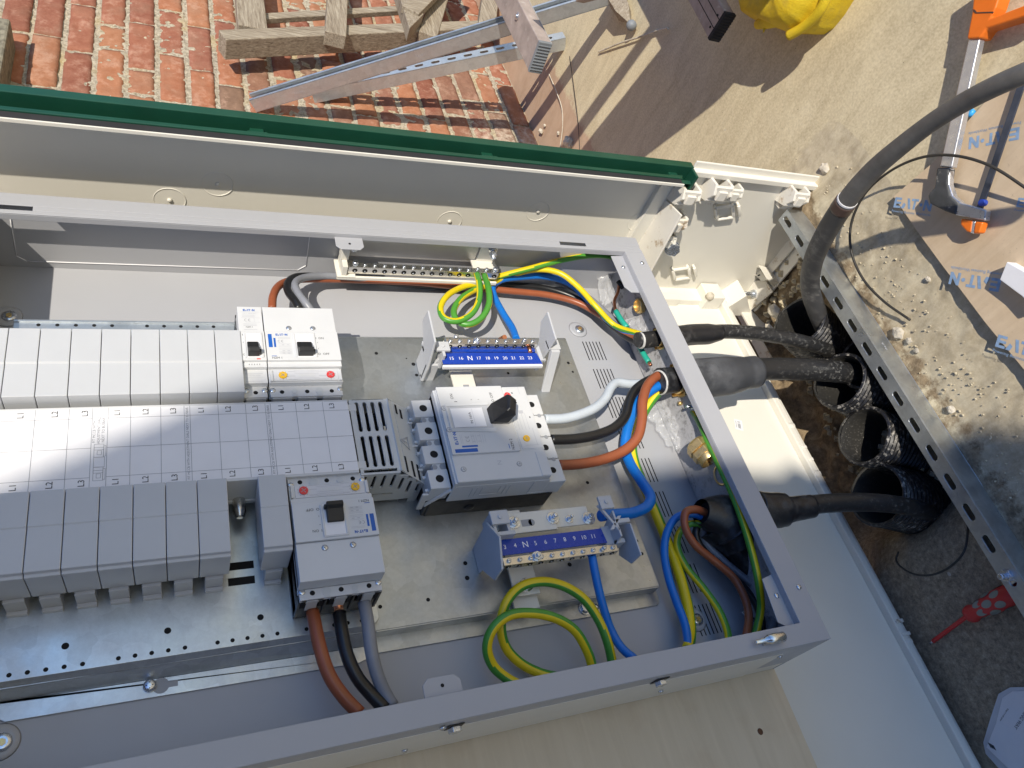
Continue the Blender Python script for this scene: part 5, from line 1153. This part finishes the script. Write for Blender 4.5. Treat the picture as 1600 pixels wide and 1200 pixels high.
# weathered wooden bench by the wall
bn = thing('wooden_bench', (915,2000,-380), 'weathered grey wooden garden bench standing against the brick wall', 'bench')
def beam(name,p,q,w_,t,zf,mat,lab=None,zq=None):
    A = PZ(p[0],p[1],zf); B = PZ(q[0],q[1],zf if zq is None else zq); e = N(B-A); yv = N(Y_-e*np.dot(Y_,e)) if abs(e[1]) < .8 else N(X_-e*np.dot(X_,e)); zz = N(np.cross(e,yv)); zz = zz if zz[2] > 0 else -zz
    mb = MB(); mb.obox(A,B-A,yv*w_,-zz*t); o = mb.build(name,mat,bn,3,3)
    if lab: o['label'] = lab
beam('rail',(353,62),(760,44),48,62,-350,'wood_vertical')
beam('post',(372,38),(362,-90),80,40,-352,'wood_across')
beam('slat',(405,30),(665,14),30,18,-375,'wood_vertical')
beam('leg',(508,48),(518,-90),62,45,-330,'wood_across')
beam('leg',(628,8),(700,-60),60,26,-300,'wood_vertical')
mb = MB(); a = PZ(640,44,-310); mb.obox(a,PZ(662,22,-310)-a,PZ(615,-35,-310)-a,(0,0,-45)); mb.build('seat_slat','wood_out',bn,2)
mb = MB(); a = PZ(657,10,-305); mb.obox(a,PZ(674,-8,-305)-a,PZ(640,-40,-305)-a,(0,0,-35)); mb.build('seat_slat','wood_out',bn,2)
beam('leg',(655,48),(690,-60),60,50,-345,'wood_across')
beam('leg',(748,34),(762,-60),60,40,-330,'wood_across')
mb = MB(); q = PZ(520,57,-352); mb.cyl(q-Y_*2,q-Y_*4,6,12); q = PZ(710,52,-352); mb.cyl(q-Y_*2,q-Y_*4,6,12); mb.build('peg','wood_out',bn)
# step platform: two feet reach into the picture, deck outside it throws the broad shadow
sp = thing('work_platform', (915,1250,100), 'folding work platform with grey board legs ending in black ribbed feet', 'work platform')
def leg(c,u1,u2,u3,X,mat,name,lab):
    P = PX(*c,X); e1 = PX(*u1,X)-P; n1_ = N(e1); L = 520; dn = -Z_-n1_*np.dot(-Z_,n1_); dn = N(dn)
    # scale so the far corners fall on the given picture points
    def fit(dirv,tgt):
        best = min(np.arange(8,140,.5), key=lambda s_: np.hypot(*(np.array(pjx(P+dirv*s_))-np.array(tgt)))); return best
    s2 = fit(dn,u2); ex = N(X_-n1_*np.dot(X_,n1_)); ex = N(ex-dn*np.dot(ex,dn)); s3 = fit(ex,u3)
    mb = MB(); mb.obox(P,n1_*L,dn*s2,ex*s3); o = mb.build(name,mat,sp,2.5,3); o['label'] = lab
    f = MB(); f.obox(P-n1_*5-dn*.6-ex*.6,n1_*9,dn*(s2+1.2),ex*(s3+1.2)); 
    for i in range(9): f.obox(P-n1_*6.6+dn*(s2*(.08+i*.10))-ex*.2,n1_*2,dn*(s2*.045),ex*(s3+.4))
    f.build('rubber_foot','seal_black' if X > 750 else 'grey_rubber',o,1); return P,n1_,dn,ex,s2,s3,o
def pjx(P): q = CM@(np.asarray(P)-CC); return (800+CF*q[0]/q[2],600+CF*q[1]/q[2])
P,a,dn,ex,s2,s3,lo = leg((842.5,64),(811,3),(840,116),(863,62),560,'ladder_grey','leg','grey brown board leg crossing over the struts')
mb = MB(); q = P+a*150+dn*s2*.35; mb.cyl(q,q-ex*3,9,20); mb.cyl(q-ex*3,q-ex*6,5,14); mb.build('pivot_bolt','zinc',lo,.5)
mb = MB(); mb.obox(P+ex*(s3-.4)-dn*.5,a*200,dn*3,ex*1.2) ; mb.build('edge_strip','ladder_edge',lo)
P,a,dn,ex,s2,s3,lo = leg((1133,19),(1107,-27),(1117,67),(1150,18),800,'ladder_grey','leg','dark grooved board leg with a black foot beside the yellow bag')
mb = MB()
for f_ in (.3,.62): mb.obox(P+dn*s2*f_-ex*.3,a*500,dn*1.6,ex*.4)
for f_ in (.28,.72): q = P+a*14+dn*s2*f_-ex*.3; mb.cyl(q,q-ex*1.2,2.4,10)
mb.build('groove','hole_black',lo)
Sv = np.array((-.57,-.42,1.)); 
def gsh(pts,h): return [PX(u,v_,915)+Sv*h/.57 for u,v_ in pts]
mb = MB(); mb.prism([tuple(p) for p in gsh([(905,240),(1000,250),(1128,153),(1230,40),(1150,-80),(1045,8),(1067,35)],300)],(-22,0,0)); mb.prism([tuple(p) for p in gsh([(1052,-8),(1062,2),(872,262),(856,258)],440)],(-22,0,0)); mb.build('deck','ladder_grey',sp,2)
# yellow bag
bg_ = thing('yellow_bag', tuple(PX(1270,20,912)), 'bright yellow soft tool bag with a frayed webbing edge standing on the concrete', 'bag')
def blob(name,prof,mat,parent,Xt,Xb,bev=0):
    # prof: outline at ground (pixels); lofted upwards and pulled in
    mb = MB(); rings = []; c = np.mean([PX(u,v_,Xb) for u,v_ in prof],0)
    base = []
    for i in range(len(prof)):
        a = PX(*prof[i],Xb); b = PX(*prof[(i+1)%len(prof)],Xb)
        for k_ in range(6): base.append(a+(b-a)*k_/6)
    n = len(base)
    for j,(f,sh_) in enumerate(((0,.97),(.06,1.),(.25,1.02),(.5,1.),(.75,.95),(.9,.86),(1.,.7),(1.03,.4),(1.04,.02))):
        rings += [np.array((Xb+(Xt-Xb)*f+6*noise.noise(Vector((p[1]*.012,p[2]*.012,f*3))),c[1]+(p[1]-c[1])*sh_+4*noise.noise(Vector((p[1]*.012,p[2]*.012,f*4+7))),c[2]+(p[2]-c[2])*sh_+6*noise.noise(Vector((p[2]*.012,p[1]*.012,f*4))))) for p in base]
    mb.add(rings,[(j*n+i,j*n+(i+1)%n,(j+1)*n+(i+1)%n,(j+1)*n+i) for j in range(8) for i in range(n)],smooth=True); return mb.build(name,mat,parent)
blob('body',[(1206,34),(1232,45),(1262,56),(1288,56),(1302,48),(1320,27),(1342,-6),(1365,-60),(1270,-110),(1192,-50)],'yellow_cloth',bg_,810,914)
mb = MB(); mb.tube([PX(1184,38,840),PX(1200,34,838),PX(1225,24,835),PX(1258,0,832),PX(1290,-30,830)],13,16,rf=lambda t:.7+.4*math.sin(math.pi*min(1,t*1.3))); mb.tube([PX(1232,56,838),PX(1258,40,842),PX(1284,12,838),PX(1300,-30,830)],9,14); mb.build('handle','yellow_cloth',bg_)
mb = MB(); a = PX(1193,16,826); mb.obox(a,PX(1232,-4,826)-a,PX(1190,5,826)-a,(2,0,0)); mb.build('webbing','stone_pale',bg_)
mb = MB(); rs3 = np.random.RandomState(9)
for i in range(40): q = PX(1181+rs3.rand()*4+i*.35,18+i*.7,836); mb.cyl(q,q+np.array((-1,4*rs3.randn()-4,-6*rs3.rand()-2)),.5,5)
mb.build('fraying','cable_yellow',bg_)
# cardboard with printed marks
cb = thing('cardboard_sheet', tuple(PX(1560,400,913)), 'flat brown cardboard sheet with blue printed lettering, under the hacksaw', 'cardboard')
out = [(1396,307),(1428,279),(1459,253),(1497,206),(1545,152),(1600,95),(1680,20),(1900,100),(1900,700),(1680,690),(1600,578),(1540,505),(1470,412),(1432,360)]
P_ = [PX(u,v_,904.5) for u,v_ in out]; mb = MB()
mb.prism([tuple(p) for p in P_],(2.6,0,0)); mb.build('sheet','cardboard',cb,.4)
mb = MB()
def gtext(s_,pL,pR,fill=False,X=904.2):
    a = PX(*pL,X); b = PX(*pR,X); xd = N(b-a); yd = np.cross(X_,xd); yd = yd if True else -yd
    c = (a+b)/2; L = np.linalg.norm(b-a)
    up = np.array(pjx(c+yd*10))-np.array(pjx(c)); dr = np.array(pR)-np.array(pL)
    if dr[0]*up[1]-dr[1]*up[0] > 0: yd = -yd
    wordmark(mb,c,xd,yd,L/3.3,0); mb.text('Powering Business Worldwide',c-yd*L*.20,xd,yd,L*.085,0)
for a_,b_ in (((1592,208),(1514,224)),((1398,316),(1456,322)),((1562,446),(1484,434)),((1558,532),(1640,556)),((1590,316),(1650,322))):
    mb = MB(); gtext('',a_,b_); mb.build('print','card_print',cb)
mb = MB(); n_=24   # lifted curling edge towards the rail
for i in range(len(P_)): pass
# hacksaw
hk = thing('hacksaw', tuple(PX(1500,200,912)), 'hacksaw with orange handle and silver frame lying on the cardboard', 'hacksaw')
def flat(px,X,t,name,mat,bev=1.5,parent=hk):
    mb = MB(); mb.prism([tuple(PX(u,v_,X)) for u,v_ in px],(t,0,0)); return mb.build(name,mat,parent,bev,3)
flat([(1510,61),(1531,60),(1541,45),(1600,26),(1640,14),(1640,-6),(1600,8),(1548,28),(1556,12),(1566,-20),(1523,-30),(1518,20)],880,26,'handle','orange_plastic',3)
flat([(1519,14),(1523,15),(1526,19),(1552,18),(1552,20),(1524,21),(1521,18)],879.4,1,'grip_line','band_brown',.2)
flat([(1513,60),(1531,60),(1487,262),(1468,260)],884,13,'frame','saw_silver',2.2)
flat([(1463,262),(1483,262),(1480,285),(1484,305),(1496,318),(1493,336),(1476,330),(1452,318),(1449,305),(1460,292)],882,16,'grip','saw_grip',3)
flat([(1480,262),(1484,262),(1483,288),(1489,306),(1502,317),(1541,328),(1539,345),(1493,336),(1478,322),(1473,300)],884,12,'front_arm','saw_silver',2)
flat([(1501,341),(1520,345),(1517,364),(1510,362),(1500,351)],884,14,'tension_knob','orange_plastic',2.5); flat([(1523,346),(1536,347),(1530,364),(1520,365)],884,14,'tension_knob','orange_plastic',2.5); flat([(1519,345),(1524,346),(1521,365),(1516,364)],885,12,'tension_screw','saw_silver',1)
flat([(1525,326),(1534,328),(1612,100),(1602,96)],895,3,'blade','blade_steel',.3)
mb = MB(); q = PX(1537,317,893); mb.cyl(q+X_*3,q-X_*6,5,16); mb.build('blade_pin','blue_plastic',hk,.6)
mb = MB(); mb.text('BAHCO'[:0] or 'SAW', tuple(PX(1520,38,879.7)),PX(1524,10,880)-PX(1516,58,880),PX(1500,38,880)-PX(1530,38,880),7); 
# small things
o = flat([(1573,409),(1618,434),(1618,486),(1597,463),(1562,437)],885,22,'plastic_offcut','white_offcut',1,None); tag(o,'white translucent plastic offcut lying on the cardboard','plastic offcut')
mb = MB(); q = PX(1519,179,909); mb.lathe(q+X_*3,(-1,.3,.2),[(0,4),(3,6),(9,6.5),(11,4)],16); tag(mb.build('blue_cap','sky_plastic'),'small sky blue plastic cap on the concrete between saw frame and cardboard','cap')
sd = thing('screwdriver', tuple(PX(1520,960,910)), 'red insulated screwdriver with red and cream handle on the dark ground', 'screwdriver')
a,b,c = PX(1458,1002,906),PX(1512,962,902),PX(1600,918,898); mb = MB(); mb.tube([a,(a+b)/2,b],3.4,12); mb.build('shaft','red_plastic',sd)
mb = MB(); d=N(b-a); mb.cyl(a-d*7,a,2.2,10); mb.build('tip','zinc',sd)
mb = MB(); d=N(c-b); L=np.linalg.norm(c-b); mb.lathe(b,d,[(0,6),(3,12),(10,13.5),(18,10.5),(28,12),(50,15.5),(75,15.5),(L,13)],24); mb.build('handle','red_plastic',sd)
mb = MB(); u_,w_=perp(d)
for j,t_ in enumerate((34,52,70)):
    for k_ in range(6):
        a_ = k_*math.pi/3+(j%2)*.5; rr=(12.6,15.2,15.2)[j]; n_=math.cos(a_)*u_+math.sin(a_)*w_; q=b+d*t_+n_*rr; tv=np.cross(d,n_)
        mb.add([q+d*9*math.cos(x)+tv*5.6*math.sin(x)+n_*(.9-.9*math.sin(x)**2) for x in np.linspace(0,2*math.pi,13)[:-1]],[tuple(range(12))])
mb.build('grip_pad','screwdriver_pale',sd)
def wire(pts,r,mat,lab,cat,name):
    mb = MB(); mb.tube(pts,r,8); return tag(mb.build(name,mat),lab,cat)
wire([PX(u,v_,x) for u,v_,x in ((1404,862,908),(1400,875,900),(1418,893,890),(1450,899,880),(1484,886,875),(1506,862,880),(1512,832,895),(1512,815,905))],1.7,'wire_black','broken black cable tie curled on the dark concrete','cable tie','cable_tie')
wire([PX(u,v_,x) for u,v_,x in ((1650,330,900),(1600,292,885),(1545,258,872),(1490,243,866),(1440,246,866),(1390,268,870),(1350,305,878),(1330,350,884),(1330,392,888),(1348,435,892),(1380,470,898),(1422,500,908))],2.2,'wire_black','thin dark steel wire arching over the hacksaw frame','wire','steel_wire')
wire([PX(u,v_,x) for u,v_,x in ((858,116,911),(868,140,909),(878,170,909),(879,198,910),(875,232,911))],1.6,'stone_pale','thin curved dry twig near the foot of the brick wall','twig','twig')
wire([PX(u,v_,x) for u,v_,x in ((890,88,911),(897,140,908),(903,190,909),(906,236,911))],1.1,'wire_black','hair thin dark wire beside the curved twig','wire','thin_wire')
wire([PX(u,v_,x) for u,v_,x in ((936,81,909),(970,67,906),(1005,56,907),(1030,47,906),(1044,44,907))],2.6,'stone_pale','dry stick lying across the sunlit concrete','stick','stick')
tl = thing('pointed_peg', tuple(PX(985,45,912)), 'wooden peg with a grey rubber ball tip beside the dry stick', 'peg')
mb = MB(); q = PX(986,40,897); mb.lathe(q+np.array((0,-14,0)),N(np.array((0,1,.1))),[(0,2),(2,8),(7,12.5),(14,13.5),(20,12),(26,7),(30,4)],20); mb.build('rubber_ball','grey_rubber',tl)
mb = MB(); mb.lathe(q+np.array((0,14,1)),N(np.array((-.1,1,.1))),[(0,5),(40,26),(140,30)],4,smooth=False); mb.build('wooden_point','wood_out',tl,1)
# bent conduit with cable rising out of the first duct
cp = [PX(u,v_,x) for u,v_,x in ((1295,528,925),(1278,490,880),(1266,450,840),(1270,410,805),(1290,365,775),(1322,315,750),(1362,268,728),(1408,228,708),(1458,190,692),(1515,155,676),(1588,120,662),(1700,76,675),(1860,10,665),(2229,-110,665))]
fc = thing('bent_conduit', tuple(cp[0]), 'thick dark flexible conduit bending out of the first duct and away to the upper right', 'conduit')
C = spline(cp,6); k0 = min(range(len(C)),key=lambda i: abs(pjx(C[i])[0]-1322))
mb = MB(); mb.tube(C[:k0:4]+[C[k0]],16.5,22,step=6); mb.build('dusty_length','conduit_black',fc)
mb = MB(); mb.tube([C[k0]]+C[k0+4::4],15.2,22,step=6,rf=lambda t: 1-.22*min(1,t*3.2)); mb.build('clean_length','grey_cable' if False else 'conduit_grey',fc)
mb = MB(); mb.tube(C[k0-3:k0+1],17,22,step=6); mb.build('brown_band','wood_out' if False else 'band_brown',fc)
mb = MB(); mb.tube([C[k0]*.75+C[k0+1]*.25,C[k0+1]],15.7,22,step=6); mb.build('white_band','label_white',fc)
# folded instruction sheet in a plastic sleeve
ps = thing('paper_leaflet', tuple(PX(1590,1150,912)), 'white printed leaflet in a clear sleeve at the lower right corner', 'leaflet')
mb = MB(); mb.prism([tuple(PX(u,v_,906)) for u,v_ in ((1541,1168),(1556,1130),(1566,1090),(1582,1080),(1680,1078),(1700,1260),(1580,1205))],(1.2,0,0)); mb.build('paper','label_white',ps,.3)
mb = MB(); mb.prism([tuple(PX(u,v_,908)) for u,v_ in ((1536,1160),(1548,1120),(1560,1084),(1578,1074),(1690,1072),(1700,1270),(1560,1200),(1540,1178))],(1,0,0)); mb.build('sleeve','dial_window',ps,.3)
mb = MB()
def ptext(s_,pa,pb,h): a=PX(*pa,905.6); b=PX(*pb,905.6); xd=N(b-a); yd=np.cross(X_,xd); up=np.array(pjx(a+yd*10))-np.array(pjx(a)); dr=np.array(pb)-np.array(pa); yd = yd if dr[0]*up[1]-dr[1]*up[0] < 0 else -yd; mb.text(s_,(a+b)/2,xd,yd,h)
ptext('WORKING WAY',(1612,1098),(1586,1138),7); ptext('Keep in a safe place',(1576,1106),(1562,1128),3.2)
for i in range(6): q = PX(1546+i*1.6,1164+i*.9,905.6); mb.rect(q,Y_,Z_,7,.9)
mb.build('printing','ink_black',ps)
mb = MB(); q = PX(1134,203,908); mb.box(q-4,q+4)
